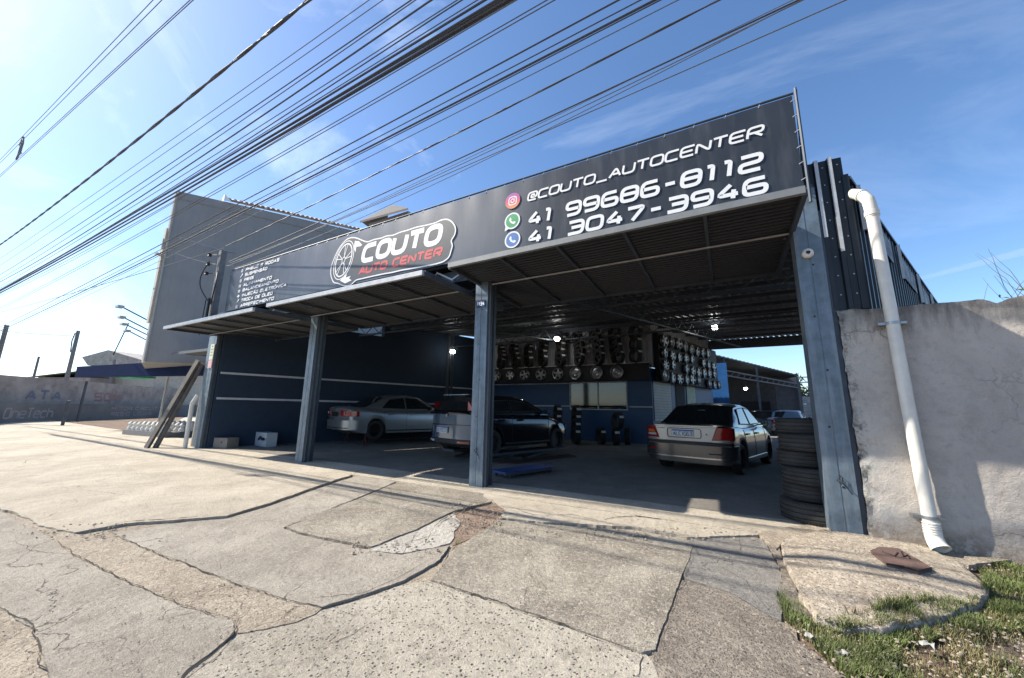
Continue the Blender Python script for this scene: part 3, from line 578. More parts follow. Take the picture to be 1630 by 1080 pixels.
# --- roof: sheets, purlins, trusses
RZ0 = 4.95
rf = thing('workshop_roof', 'ribbed metal roof over the workshop seen from below with purlins', 'roof', (0, 0, RZ0))
NP = 16
def rz(y): return -.82 + .60 * (y - 5.5) / 9.4 if y < 14.9 else -.22 + .27 * (y - 14.9) / 7.3
for k in range(NP):
    xf0 = -13.2 + 14.3 * k / NP; xf1 = -13.2 + 14.3 * (k + 1) / NP; xb0 = -8.6 + 14.9 * k / NP; xb1 = -8.6 + 14.9 * (k + 1) / NP
    m = MB(); prof = [0]
    nn = 4; pts = []
    for r in range(nn):
        for u, z in ((0, 0), (.55, 0), (.66, .05), (.88, .05), (.99, 0)): pts.append(((r + u) / nn, z))
    pts.append((1, 0)); vs = []
    for u, z in pts: 
        xa = xf0 + (xf1 - xf0) * u; xc = xb0 + (xb1 - xb0) * u
        for yy in (5.5, 14.9, 22.2): w_ = (yy - 5.5) / 16.7; vs.append((xa + (xc - xa) * w_, yy, z - .02 + rz(yy)))
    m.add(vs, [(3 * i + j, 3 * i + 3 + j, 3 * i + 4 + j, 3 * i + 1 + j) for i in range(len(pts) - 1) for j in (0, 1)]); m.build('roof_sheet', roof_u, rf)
for k in range(12):
    y = 6.3 + k * 1.43; m = MB(); zz = rz(y) - .045; m.box(-13 + shift(y), 1.05 + shift(y), y - .03, y + .03, zz - .1, zz); m.build('purlin', steel_d, rf)
for y in (9.3, 14.9, 21.9):
    m = MB(); x0 = -13 + shift(y); x1 = 1.1 + shift(y) + (y > 20) * .3
    tz = rz(y) + .0; m.box(x0, x1, y + .05, y + .1, tz - .52, tz - .46); m.box(x0, x1, y + .05, y + .1, tz - .2, tz - .15); n = 40
    if y < 20:
        for i in range(n):
            a = x0 + (x1 - x0) * i / n; b = x0 + (x1 - x0) * (i + 1) / n
            m.bar((a, y + .075, tz + (-.47 if i % 2 else -.19)), (b, y + .075, tz + (-.19 if i % 2 else -.47)), .022)
    else: m.box(x0, x1, y + .055, y + .095, tz - .46, tz - .2)
    m.build('truss', steel_d, rf)
# longitudinal trusses
for xx in (-8.5, -3.7):
    m = MB(); a0 = Vector((xx, 5.8, rz(5.8) - .5)); b0 = Vector((xx + shift(21.6), 21.6, rz(21.6) - .5)); n = 36
    m.bar(a0, b0, .05)
    for i in range(n):
        p = a0.lerp(b0, i / n); q = a0.lerp(b0, (i + 1) / n)
        m.bar(p + Vector((0, 0, 0 if i % 2 else .38)), q + Vector((0, 0, .38 if i % 2 else 0)), .022)
    m.build('truss', steel_d, rf)
# --- right-hand side: rendered wall with end face, cladding above, pipe
def render_mat():
    m = ground_mat('stained_render', (.74, .67, .59), (.65, .585, .52), (.34, .30, .27), pit=.12, pitscale=9, crack=.45, crackscale=1.1, grain=.14, big=.8, grainscale=110)
    n = m.node_tree; N = n.nodes; K = n.links.new; b = N['Principled BSDF']
    t = N.new('ShaderNodeTexCoord'); sx = N.new('ShaderNodeSeparateXYZ'); K(t.outputs['Object'], sx.inputs[0])
    src = b.inputs['Base Color'].links[0].from_socket
    def noi(sc, vscale=(1, 1, 1)):
        q = N.new('ShaderNodeMapping'); q.inputs['Scale'].default_value = vscale; K(t.outputs['Object'], q.inputs[0])
        a = N.new('ShaderNodeTexNoise'); a.inputs['Scale'].default_value = sc; a.inputs['Detail'].default_value = 8; a.inputs['Roughness'].default_value = .72; K(q.outputs[0], a.inputs['Vector']); return a.outputs['Fac']
    def ma(op, a, b_, c_=None):
        q = N.new('ShaderNodeMath'); q.operation = op; q.use_clamp = False
        for i, v in enumerate((a, b_, c_)):
            if v is None: continue
            if isinstance(v, float): q.inputs[i].default_value = v
            else: K(v, q.inputs[i])
        return q.outputs[0]
    def rng(s, a, c, lo=0., hi=1.):
        r = N.new('ShaderNodeMapRange'); r.inputs['From Min'].default_value = a; r.inputs['From Max'].default_value = c; r.inputs['To Min'].default_value = lo; r.inputs['To Max'].default_value = hi
        K(s, r.inputs[0]); return r.outputs[0]
    def mix(f, A, B):
        x = N.new('ShaderNodeMixRGB'); K(f, x.inputs[0]); K(A, x.inputs[1]); x.inputs[2].default_value = (*B, 1); return x.outputs[0]
    z = sx.outputs[2]; X = sx.outputs[0]
    # black mould running down from the coping
    top = rng(ma('ADD', z, ma('MULTIPLY', noi(5, (2.5, 2.5, .35)), .9)), 2.55, 2.95); c = mix(ma('MULTIPLY', top, .85), src, (.075, .07, .065))
    # patchy flaking near the column, pale green under-paint
    edge = rng(ma('ADD', X, ma('MULTIPLY', noi(3.5), 1.3)), 2.15, 1.75); c = mix(ma('MULTIPLY', edge, ma('MULTIPLY', rng(noi(7), .44, .54), .6)), c, (.50, .56, .53))
    fl = rng(ma('ADD', X, ma('MULTIPLY', noi(9), .5)), 1.5, 1.42); c = mix(ma('MULTIPLY', fl, rng(noi(16), .44, .56, .15, .85)), c, (.13, .12, .11))
    # dirt and exposed brown at the foot
    ft = rng(ma('ADD', z, ma('MULTIPLY', noi(6), -.5)), .02, -.2); c = mix(ma('MULTIPLY', ft, .8), c, (.26, .20, .15))
    lo = rng(ma('ADD', z, ma('MULTIPLY', noi(4), .8)), 1.3, .6); c = mix(ma('MULTIPLY', lo, rng(noi(11), .5, .6, 0., .55)), c, (.62, .59, .54))
    K(c, b.inputs['Base Color'])
    return m
rm = render_mat()
wl = thing('boundary_wall', 'rendered masonry boundary wall with peeling paint and mould', 'wall', (0, 0, 0))
YW = 5.37
m_ = MB(); vs = []; nx, nzz = 150, 60
X0w, X1w = 1.17, 12.0
xs = [X0w + 4.5 * (i / 110) for i in range(110)] + [X0w + 4.5 + (X1w - X0w - 4.5) * i / 40 for i in range(41)]
def topz(x): return 2.39 + (.06 if x > 2.62 else 0) + .02 * noise.noise(Vector((x * 3, 1, 0))) + .012 * noise.noise(Vector((x * 14, 4, 0))) + max(0, .035 * noise.noise(Vector((x * 2, 9, 0)))) - (0.05 * max(0, 1 - abs(x - 2.36) / .09))
def fz(x, z):
    r = YW + .012 * noise.noise(Vector((x * 1.3, 0, z * 1.3))) + .006 * noise.noise(Vector((x * 8, 3, z * 8)))
    if x < 1.32: r += .02 * max(0, noise.noise(Vector((x * 20, 5, z * 9)))) * (1.32 - x) / .15 * 3
    if z < .1: r -= .03 * (.1 - z) / .2 * (1 + noise.noise(Vector((x * 6, 5, z * 6))))
    return r
for x in xs:
    for k in range(nzz + 1):
        z = -.12 + (topz(x) + .12) * k / nzz; xx = x
        if x == X0w: xx = x + .03 * noise.noise(Vector((3, 2, z * 4))) + .02 * noise.noise(Vector((3, 2, z * 17)))
        vs.append((xx, fz(x, z), z))
f = [(i * (nzz + 1) + k, (i + 1) * (nzz + 1) + k, (i + 1) * (nzz + 1) + k + 1, i * (nzz + 1) + k + 1) for i in range(len(xs) - 1) for k in range(nzz)]
m_.add(vs, f)
b0 = len(m_.v); top = []
for x in xs: m_.v.append((x, YW + .2, topz(x) - .01))
for i in range(len(xs) - 1): m_.f.append((i * (nzz + 1) + nzz, (i + 1) * (nzz + 1) + nzz, b0 + i + 1, b0 + i))
m_.add([(X0w + .01, YW + .02, -.12), (X0w + .01, YW + .2, -.12), (X0w + .01, YW + .2, 2.38), (X0w + .01, YW + .02, 2.38)], [(0, 1, 2, 3)])
m_.add([(X0w, YW + .2, -.12), (X1w, YW + .2, -.12), (X1w, YW + .2, 2.38), (X0w, YW + .2, 2.38)], [(0, 3, 2, 1)])
m_.build('wall_face', rm, wl, smooth=45)
# coping slab on the right part
m_ = MB(); m_.box(2.45, 12, YW - .02, YW + .24, 2.452, 2.5); 
# side wall of the shop on the right (behind the boundary wall)
MR = Matrix(((.43, 1, 0, 1.22), (1, 0, 0, 5.6), (0, 0, 1, 0), (0, 0, 0, 1)))
m_ = MB(); m_.box(0, 11.0, 0, .15, -.03, 2.33, MR); o = m_.build('shop_side_wall', navy); tag(o, 'low navy side wall of the shop behind the boundary wall', 'wall')
# cladding
cl = thing('metal_cladding', 'black ribbed metal cladding wrapping the top right corner of the shop', 'cladding', (0, 0, 0))
def clad(path, z0, z1, name='cladding_sheet', mm=None):
    m = MB(); vs = []
    for x, y in path: vs += [(x, y, z0), (x, y, z1)]
    m.add(vs, [(2 * i, 2 * i + 2, 2 * i + 3, 2 * i + 1) for i in range(len(path) - 1)]); return m.build(name, mm or black_clad, cl)
yb = 5.45
fp = [(1.0, yb), (1.14, yb), (1.15, yb - .045), (1.19, yb - .045), (1.20, yb), (1.27, yb), (1.28, yb - .045), (1.32, yb - .045), (1.335, yb), (1.42, yb + .005)]
clad(fp, 2.42, 4.30)
m_ = MB(); m_.box(1.40, 1.46, yb - .01, yb + .07, 2.42, 4.06); m_.build('corner_flashing', black_clad, cl)
m_ = MB(); m_.box(1.152, 1.188, yb - .052, yb - .047, 3.3, 4.302); m_.box(1.282, 1.318, yb - .052, yb - .047, 3.1, 4.302); m_.build('edge_strip', galv_frame, cl)
m_ = MB()
for k in range(8):
    for x in (1.17 + .045, 1.355): m_.disc((x + .02, yb - .004, 2.6 + k * .23), .008, 8)
m_.build('screw', galv_frame, cl)['kind'] = 'stuff'
ux, uy = .395, .919
def sd(u, v=0): return (1.43 + ux * u + uy * v, 5.46 + uy * u - ux * v)
for s in range(9):
    u0 = s * 1.0; path = []
    for r in range(4):
        for a, b in ((0, 0), (.15, 0), (.16, .03), (.21, .03), (.22, 0)): path.append(sd(u0 + r * .25 + a, b))
    path.append(sd(u0 + 1.0, 0)); clad(path, 2.3, 3.98 + .012 * s)
m_ = MB(); m_.add([(*sd(0, -.02), 3.99), (*sd(9, -.02), 4.09), (*sd(9, .05), 4.09), (*sd(0, .05), 3.99), (*sd(0, -.02), 4.03), (*sd(9, -.02), 4.13), (*sd(9, .05), 4.13), (*sd(0, .05), 4.03)], [(0, 3, 2, 1), (4, 5, 6, 7), (0, 1, 5, 4), (1, 2, 6, 5), (2, 3, 7, 6), (3, 0, 4, 7)]); m_.build('top_flashing', black_clad, cl)
# side banners
grey_ban = mat('faded_side_banner', (.06, .07, .085), .6, var=.3, scale=5, stain=(.40, .42, .45), stain_amt=.9, stain_scale=4)
for k, (a, b) in enumerate([(.35, 2.3), (3.0, 4.6), (5.1, 6.6), (7.1, 8.6)]):
    m = MB(); p = [sd(a, .05), sd(b, .05)]
    m.add([(*p[0], 3.52), (*p[1], 3.52), (*p[1], 3.86), (*p[0], 3.9), (*sd(a, .04), 3.52), (*sd(b, .04), 3.52), (*sd(b, .04), 3.86), (*sd(a, .04), 3.9)], [(0, 1, 2, 3), (7, 6, 5, 4), (0, 4, 5, 1), (2, 6, 7, 3)])
    o = m.build('side_banner', grey_ban); tag(o, ORD[k] + ' faded printed strip from the street on the side cladding', 'banner', 'faded strips on the side cladding')
    m = MB(); m.bar((*sd(a - .08, .06), 3.42), (*sd(a - .08, .06), 4.0), .04); m.build('strip_post', galv_frame, o)
# PVC downpipe
pvc = mat('white_pvc', (.66, .64, .58), .42, var=.1, scale=6, stain=(.50, .45, .36), stain_amt=.35, stain_scale=2.5, streak=True)
dp = thing('downpipe', 'thick cream plastic downpipe with elbow in front of the boundary wall', 'pipe', (0, 0, 0))
yp = YW - .085; xt = 1.555; zt = 3.52
p0 = [(1.36, 5.43, 3.77), (1.40, 5.36, 3.73)]
def arc(c, r, a0, a1, n, f): return [f(c, r, a0 + (a1 - a0) * i / n) for i in range(n + 1)]
path = [Vector((1.42, 5.68, 3.93)), Vector((1.455, 5.55, 3.86)), Vector((1.50, 5.40, 3.755)), Vector((1.53, 5.325, 3.68)), Vector((1.55, yp + .005, 3.61)), Vector((1.557, yp, 3.53)), Vector((1.56, yp, 3.4))]
Q = []
for i in range(len(path) - 1):
    for k in range(4): Q.append(path[i].lerp(path[i + 1], k / 4))
Q.append(path[-1])
m_ = MB(); m_.tube(Q, .058, 20); m_.build('elbow', pvc, dp, smooth=40)
m_ = MB(); m_.tube([(1.56, yp, 3.4), (1.575, yp, 2.4), (1.585, yp, 1.2), (1.6, yp, .27)], .054, 24); m_.build('pipe_body', pvc, dp, smooth=40)
m_ = MB(); m_.lathe([(.054, 0), (.065, .0), (.065, .05), (.06, .055), (.054, .055)], 24, Matrix.Translation((1.56, yp, 3.47)) @ Matrix.Rotation(math.radians(90), 4, 'Y'))
m_.lathe([(.054, 0), (.064, .0), (.064, .03), (.054, .03)], 24, Matrix.Translation((1.515, 5.36, 3.715)) @ Vector((.2, -.8, -.56)).to_track_quat('X', 'Z').to_matrix().to_4x4()); m_.build('coupling', pvc, dp, smooth=30)
# mouth: ribbed socket bending out, open end
m_ = MB(); prof = []
for i in range(5): prof += [(.065, i * .022), (.065, i * .022 + .01), (.057, i * .022 + .012), (.057, i * .022 + .02)]
m_.lathe(prof, 24, Matrix.Translation((1.603, yp, .17)) @ Matrix.Rotation(math.radians(-90), 4, 'Y'))
bend = [Vector((1.604, yp, .19)), Vector((1.606, yp, .14)), Vector((1.612, yp - .02, .09)), Vector((1.622, yp - .05, .055))]
m_.tube(bend, [.062, .064, .067, .07], 24, cap=False); m_.tube([p + Vector((0, 0, .001)) for p in bend], [.056, .058, .06, .062], 24, cap=False)
d = (bend[3] - bend[2]).normalized(); q0 = bend[3]
x_ = d.cross(Vector((0, 0, 1))).normalized(); y_ = d.cross(x_); vs = []
for k in range(24):
    a = 2 * math.pi * k / 24; e = x_ * math.cos(a) + y_ * math.sin(a); vs += [tuple(q0 + e * .058), tuple(q0 + d * .012 + e * .075), tuple(q0 - d * .006 + e * .07)]
m_.add(vs, [(3 * k, 3 * k + 1, (3 * k + 4) % 72, (3 * k + 3) % 72) for k in range(24)] + [(3 * k + 1, 3 * k + 2, (3 * k + 5) % 72, (3 * k + 4) % 72) for k in range(24)]); m_.build('outlet', pvc, dp, smooth=35)
for z in (2.2, .31):
    xx = 1.577 if z > 1 else 1.6
    m_ = MB(); m_.lathe([(.055, -.014), (.0585, -.014), (.0585, .014), (.055, .014)], 24, Matrix.Translation((xx, yp, z)) @ Matrix.Rotation(math.radians(90), 4, 'Y'))
    m_.box(xx + .058, xx + .105, yp - .01, YW + .01, z - .013, z + .013); m_.box(xx - .115, xx - .058, yp - .004, YW + .01, z - .013, z + .013); m_.build('pipe_clamp', galv, dp)
# camera dome on the right column
cm = thing('security_camera', 'round white security camera on the right column', 'camera', (.97, 5.375, 3.12))
m_ = MB(); m_.lathe([(0, -.0), (.055, 0), (.06, .012), (.058, .03), (.045, .05), (.03, .056), (0, .056)], 24, Matrix.Rotation(math.radians(-90), 4, 'Z')); m_.build('housing', mat('white_plastic', (.62, .61, .57), .4), cm, smooth=40)
m_ = MB(); m_.lathe([(0, .0575), (.02, .0575), (.026, .054)], 16, Matrix.Rotation(math.radians(-90), 4, 'Z')); m_.build('lens', mat('black_gloss', (.008, .008, .009), .12), cm, smooth=40)
# ================================================================ OFFICE IN THE BACK
YO = 15.6; YB2 = 22.1
of_ = thing('office_block', 'blue office box inside the workshop with ribbed pale cladding above', 'office', (0, 0, 0))
white_rib = mat('pale_ribbed_sheet', (.34, .355, .38), .5, .1, var=.15, scale=3)
def so(u, v=0):  # along the right side of the office; v outward
    s_ = .29; n_ = math.hypot(1, s_); return (-2.5 + u * s_ / n_ + v / n_, YO + u / n_ - v * s_ / n_)
m_ = MB(); m_.box(-10.6, -2.5, YO, YO + .12, -.02, 2.95); m_.build('front_wall', blue_wall, of_)
m_ = MB(); a, b_ = so(.0), so(6.9); m_.add([(*so(.0, -.12), 0), (*so(6.9, -.12), 0), (*b_, 0), (*so(0), 0), (*so(.0, -.12), 2.95), (*so(6.9, -.12), 2.95), (*b_, 2.95), (*so(0), 2.95)], [(0, 1, 2, 3), (4, 7, 6, 5), (3, 2, 6, 7), (1, 5, 6, 2)]); m_.build('side_wall_panel', blue_wall, of_)
def ribs(p0, p1, nrm_, z0, z1, pitch, name, parent, mm):
    p0 = Vector(p0); p1 = Vector(p1); d = p1 - p0; n = int(d.length / pitch); d = d.normalized(); m = MB(); vs = []
    for i in range(n):
        for u, v in ((0, 0), (.6, 0), (.68, .028), (.9, .028), (.98, 0)):
            q = p0 + d * ((i + u) * pitch) + Vector(nrm_) * v; vs += [(q.x, q.y, z0), (q.x, q.y, z1)]
    k = len(vs) // 2; m.add(vs, [(2 * i, 2 * i + 2, 2 * i + 3, 2 * i + 1) for i in range(k - 1)]); return m.build(name, mm, parent)
for k in range(8): ribs((-10.5 + k, YO - .05), (-9.5 + k, YO - .05), (0, -1), 2.96, 4.85, .2, 'cladding_sheet', of_, white_rib)
for k in range(6):
    p, q = so(k * 1.15, .03), so(k * 1.15 + 1.15, .03); ribs(p, q, (.96, -.28), 2.96, 4.9, .19, 'cladding_sheet', of_, white_rib)
m_ = MB(); m_.box(-10.5, -3.62, YO - .02, YO - .002, 1.40, 1.455); m_.box(-3.38, -2.5, YO - .02, YO - .002, 1.40, 1.455); m_.box(-10.5, -5.9, YO - .02, YO - .002, 2.38, 2.42); m_.build('pale_stripe', stripe_m, of_)
m_ = MB(); m_.box(-2.56, -2.42, YO - .08, YO + .06, 2.96, 4.85); m_.build('corner_post', white_rib, of_)
wn = MB()
x0, x1, z0, z1 = -5.87, -3.43, 1.28, 2.44
for bx in ((x0, x1, z0, z0 + .05), (x0, x1, z1 - .05, z1), (x0, x0 + .05, z0 + .05, z1 - .05), (x1 - .05, x1, z0 + .05, z1 - .05), (-4.66, -4.60, z0 + .05, z1 - .05)): wn.box(bx[0], bx[1], YO - .05, YO - .001, bx[2], bx[3])
wo = wn.build('window', mat('window_frame', (.45, .47, .50), .5), of_)
gl = mat('window_glass', (.02, .035, .05), .06, var=.4, scale=2, spec=.8)
for a, b_ in ((x0 + .05, -4.66), (-4.6, x1 - .05)):
    m_ = MB(); m_.box(a, b_, YO - .02, YO - .004, z0 + .05, z1 - .05); m_.build('pane', gl, wo)
# light shutter door and openings on the side
sh = mat('pale_shutter', (.40, .42, .40), .6, var=.1)
m_ = MB()
for k in range(14):
    z = .9 + k * .11; m_.add([(*so(.1, .02), z), (*so(1.7, .02), z), (*so(1.7, .03), z + .1), (*so(.1, .03), z + .1)], [(0, 1, 2, 3)])
m_.build('shutter', sh, of_)
m_ = MB(); m_.add([(*so(3.4, .03), 1.2), (*so(4.4, .03), 1.2), (*so(4.4, .03), 2.5), (*so(3.4, .03), 2.5)], [(0, 1, 2, 3)]); m_.build('notice_sheet', mat('greenish_sheet', (.36, .42, .32), .7, var=.2, scale=9), of_)
m_ = MB(); m_.add([(*so(2.2, .02), .1), (*so(3.2, .02), .1), (*so(3.2, .02), 2.4), (*so(2.2, .02), 2.4)], [(0, 1, 2, 3)]); m_.build('dark_opening', mat('dark_void', (.01, .012, .016), .8), of_)
bp = MB(); bp.box(-.62, .15, 23.2, 23.6, 0, 3.9); o = bp.build('blue_pillar', mat('bright_blue', (.02, .12, .36), .5)); tag(o, 'bright blue pillar behind the wheel wall, by the rear yard', 'pillar')
# shelf for the tyres on top of the rim row
sf = MB(); sf.box(-9.9, -2.45, YO - .62, YO - .08, 3.02, 3.06); sf.box(-9.9, -2.45, YO - .64, YO - .6, 2.45, 3.1); o = sf.build('tyre_shelf', mat('rack_black', (.008, .009, .011), .7)); tag(o, 'dark steel shelf carrying tyres above the office window', 'shelf')
m_ = MB(); m_.box(-9.9, -2.45, YO - .66, YO - .641, 3.08, 3.1); m_.build('shelf_edge', galv_frame, o)
sf = MB(); P4 = [so(.15, .1), so(6.9, .1), so(6.9, .3), so(.15, .3)]
sf.add([(*p, 2.42) for p in P4] + [(*p, 4.4) for p in P4], [(0, 3, 2, 1), (4, 5, 6, 7), (0, 1, 5, 4), (1, 2, 6, 5), (2, 3, 7, 6), (3, 0, 4, 7)]); o = sf.build('rim_rack', mat('rack_black', (.008, .009, .011), .7)); tag(o, 'black rack on the side of the office covered with wheel rims', 'rack')
# ---------------------------------------------------------------- tyres and rims
rubber = mat('tyre_rubber', (.018, .018, .019), .72, var=.25, scale=14, bump=.25, bscale=90)
rubber_d = mat('dusty_rubber', (.03, .029, .028), .8, var=.35, scale=8, bump=.3, bscale=80)
def tyre_prof(R=.31, w_=.2, rin=.195, groove=True):
    h = w_ / 2; p = [(rin, -h * .75), (rin + .02, -h * .9), (R * .82, -h * 1.02), (R * .95, -h * .93), (R * .985, -h * .8)]
    if groove:
        for g in (-.5, 0, .5):
            p += [(R, h * (g - .09)), (R - .011, h * (g - .06)), (R - .011, h * (g + .06)), (R, h * (g + .09))]
    p += [(R * .985, h * .8), (R * .95, h * .93), (R * .82, h * 1.02), (rin + .02, h * .9), (rin, h * .75)]
    return p
def tread_mesh(name, m, n=36, R=.31, w_=.2):
    mb = MB(); mb.lathe(tyre_prof(R, w_), n, close=True)
    # shoulder blocks
    for k in range(n * 2):
        a = math.pi * k / n; M = Matrix.Rotation(a, 4, 'X')
        for s in (-1, 1): mb.box(s * w_ * .47, s * w_ * .40, -.004, .004, R * .955, R * 1.0, M)
    return mb.mesh(name, m, 40)
tyre_me = tread_mesh('tyre_mesh', rubber); tyre_dusty = tread_mesh('tyre_dusty_mesh', rubber_d, 44)
lm = MB()
for dx, a in ((0, 0),): 
    M = Matrix.Rotation(math.radians(a), 4, 'X'); lm.box(-.085, .085, -.045, .045, .3105, .3125, M)
paper = mat('paper_label', (.55, .56, .55), .7, var=.12, scale=30)
label_me = lm.mesh('label_mesh', paper)
def tyre(loc, rot, label, group=None, stick=None, me=None):
    o = inst('tyre', me or tyre_me, None, loc, rot); tag(o, label, 'tyre', group)
    if stick is not None: inst('paper_label', label_me, o, (0, 0, 0), (stick, 0, 0))
    return o
# shingled columns on the shelf: x positions in the photo
cols = [(-9.15, 4, 3.95), (-8.4, 4, 4.05), (-7.65, 3, 3.9), (-6.95, 4, 4.15), (-6.15, 5, 4.45), (-5.35, 4, 4.3), (-4.55, 5, 4.5), (-3.75, 4, 4.4), (-2.98, 3, 4.35)]
for ci, (x, n, zt_) in enumerate(cols):
    for k in range(n):
        z = zt_ - k * (zt_ - 3.37) / max(1, n - 1)
        tier = 'top' if k == 0 else ('bottom' if k == n - 1 else ORD[k] + ' from the top')
        tyre((x + .04 * k + .05 * math.sin(ci * 5 + k), YO - .42 - .06 * k, z), (math.radians(-8), math.radians((ci * 29 + k * 53) % 9 - 4), math.radians(52 + (ci * 37 + k * 17) % 13 - 6)), f'new tyre, {tier}, in the {ORD[ci]} pile from the left, office shelf', 'new tyres piled on the office shelf', stick=math.radians(68))
# floor tyres in front of the office
for k, (x, y, z, n) in enumerate([(-5.75, 13.9, .31, 4), (-5.05, 14.1, .31, 4)]):
    for j in range(n): tyre((x + .02 * j, y - .1 * j, .33 + .27 * (n - 1 - j)), (0, 0, math.radians(40)), f"new tyre {'topmost' if j == 0 else 'lowest' if j == n - 1 else ORD[j] + ' from the top'} in the {'left' if k == 0 else 'right'} floor pile below the window", 'new tyres piled on the floor below the window', stick=math.radians(60))
for k, (x, y) in enumerate([(-6.3, 13.8), (-4.15, 14.2), (-3.6, 14.2), (-3.3, 14.7)]):
    tyre((x, y, .34), (0, 0, math.radians(50 - 12 * k)), ['tyre standing on the floor left of the two floor piles', 'tyre standing on the floor right of the piles, under the window corner', 'tyre standing near the office corner, left of the last one', 'tyre standing nearest the office corner behind the grey sedan'][k], stick=math.radians(60) if k in (1, 2) else None)
tyre((-3.5, 14.15, .90), (0, 0, math.radians(45)), 'tyre resting on top of the floor tyres near the office corner', stick=math.radians(62))
# stack beside the right column
for k in range(6):
    z = .115 + k * .193
    tyre((.90 - .0 + [-.03, -.06, -.02, -.09, -.03, -.07][k], 5.98 + [0, .05, .0, .06, .01, .05][k], z + (.02 if k == 0 else .03)), (math.radians([4, -2, 3, -2, 2, -1][k]), math.radians(90), math.radians(k * 23)), f"worn tyre, {['lowest', 'second from the ground', 'third from the ground', 'fourth from the ground', 'fifth from the ground', 'topmost'][k]} in the stack behind the right column", 'worn tyres stacked behind the right column', me=tyre_dusty).scale = ([1.1, 1.24, 1.24], (.95, .97, .97), (.97, 1.1, 1.1), (.9, .96, .96), (1, 1.08, 1.08), (.92, 1, 1))[k]
for k in range(4):
    tyre((1.62 + .02 * k, 7.3 + .1 * k, 2.0 - k * .42 + .25), (0, 0, math.radians(8)), f"old hung tyre, {['highest', 'second from the top', 'second from the bottom', 'lowest'][k]} on the inner wall behind the right column", 'old tyres hung on the inner side wall')
rim_m = mat('rim_silver', (.26, .27, .28), .4, .8, var=.45, scale=1.3); rim_k = mat('rim_dark', (.02, .022, .025), .5, .3)
def rim_mesh(name, ns=5, R=.2, wid=.03, two=False, steelrim=False, m=rim_m):
    mb = MB(); mb.lathe([(R, .0), (R + .012, -.02), (R + .004, -.03), (R - .02, -.015), (R - .022, .06), (R, .06)], 28, close=True)
    mb.lathe([(.0, -.012), (.04, -.012), (.055, .0), (.055, .03), (0, .03)], 16)
    if steelrim:
        mb.lathe([(.05, .0), (.09, -.015), (.12, .0), (.15, .01), (R - .02, .02), (R - .02, .035), (.05, .03)], 28, close=True)
    else:
        for k in range(ns):
            for da in ((-.18, .18) if two else (0,)):
                a = 2 * math.pi * k / ns + da; M = Matrix.Rotation(a, 4, 'X'); mb.add([(.0, -wid * .75, .03), (.0, wid * .75, .03), (-.012, wid * .5, R - .015), (-.012, -wid * .5, R - .015), (.02, -wid * .75, .03), (.02, wid * .75, .03), (.012, wid * .5, R - .015), (.012, -wid * .5, R - .015)], [(0, 1, 2, 3), (7, 6, 5, 4), (0, 3, 7, 4), (1, 5, 6, 2)], M)
    return mb.mesh(name, m, 30)
rims = [rim_mesh('rim_five', 5, wid=.06), rim_mesh('rim_twin', 5, wid=.028, two=True), rim_mesh('rim_steel', steelrim=True), rim_mesh('rim_seven', 7, wid=.035), rim_mesh('rim_six', 6, wid=.05)]
bk = MB(); bk.lathe([(0, .045), (.19, .045)], 24); back_me = bk.mesh('rim_backing', rim_k)
RN = ['five-spoke', 'twin-spoke', 'plain steel', 'seven-spoke', 'six-spoke']
def rim(loc, rz, kind, label, group, sc=1.0):
    sc *= 1 + .08 * math.sin(loc[0] * 31 + loc[2] * 17); o = inst('wheel_rim', rims[kind], None, loc, ((loc[0] * 13.7 + loc[2] * 5) % 6.28, .06 * math.sin(loc[1] * 9), rz + .1 * math.sin(loc[1] * 23 + loc[2] * 7))); o.scale = (sc, sc, sc); tag(o, label, 'wheel rim', group); inst('rim_back', back_me, o); return o
fx = [(-9.2, 1), (-8.47, 0), (-7.72, 1), (-6.93, 0), (-6.14, 0), (-5.35, 2), (-4.47, 2), (-3.66, 2)]
for k, (x, kd) in enumerate(fx): rim((x, YO - .70, 2.76), math.radians(90), kd, f'silver {RN[kd]} rim, {ORD[k]} from the left in the row under the shelf', 'rims hung in a row under the office shelf', 1.2 if kd == 2 else 1.12)
ang = math.atan2(-.28, .96) + math.pi
for r in range(4):
    nr = 9 if r < 3 else 10
    for k in range(nr):
        u = .45 + k * .70 + (.0 if r < 3 else -.1)
        if (r == 3 and k == 6) or (r, k) in ((0, 8), (1, 5), (2, 2)): continue
        p = so(u, .42); kd = [0, 1, 3, 4, 0, 4, 3][(r * 3 + k * k) % 7] if r < 3 else [2, 0, 4, 1, 0, 2, 0, 2, 3, 2][k]
        z = [4.05, 3.56, 3.1, 2.66][r] + .05 * math.sin(k * 7.3 + r * 3.1)
        rim((p[0], p[1], z), ang, kd, f"{RN[kd]} rim, {ORD[k]} from the near end, {['top', 'second', 'third', 'bottom'][r]} row of the side rack", 'rims covering the side rack of the office', 1.12 if r < 3 else 1.08)
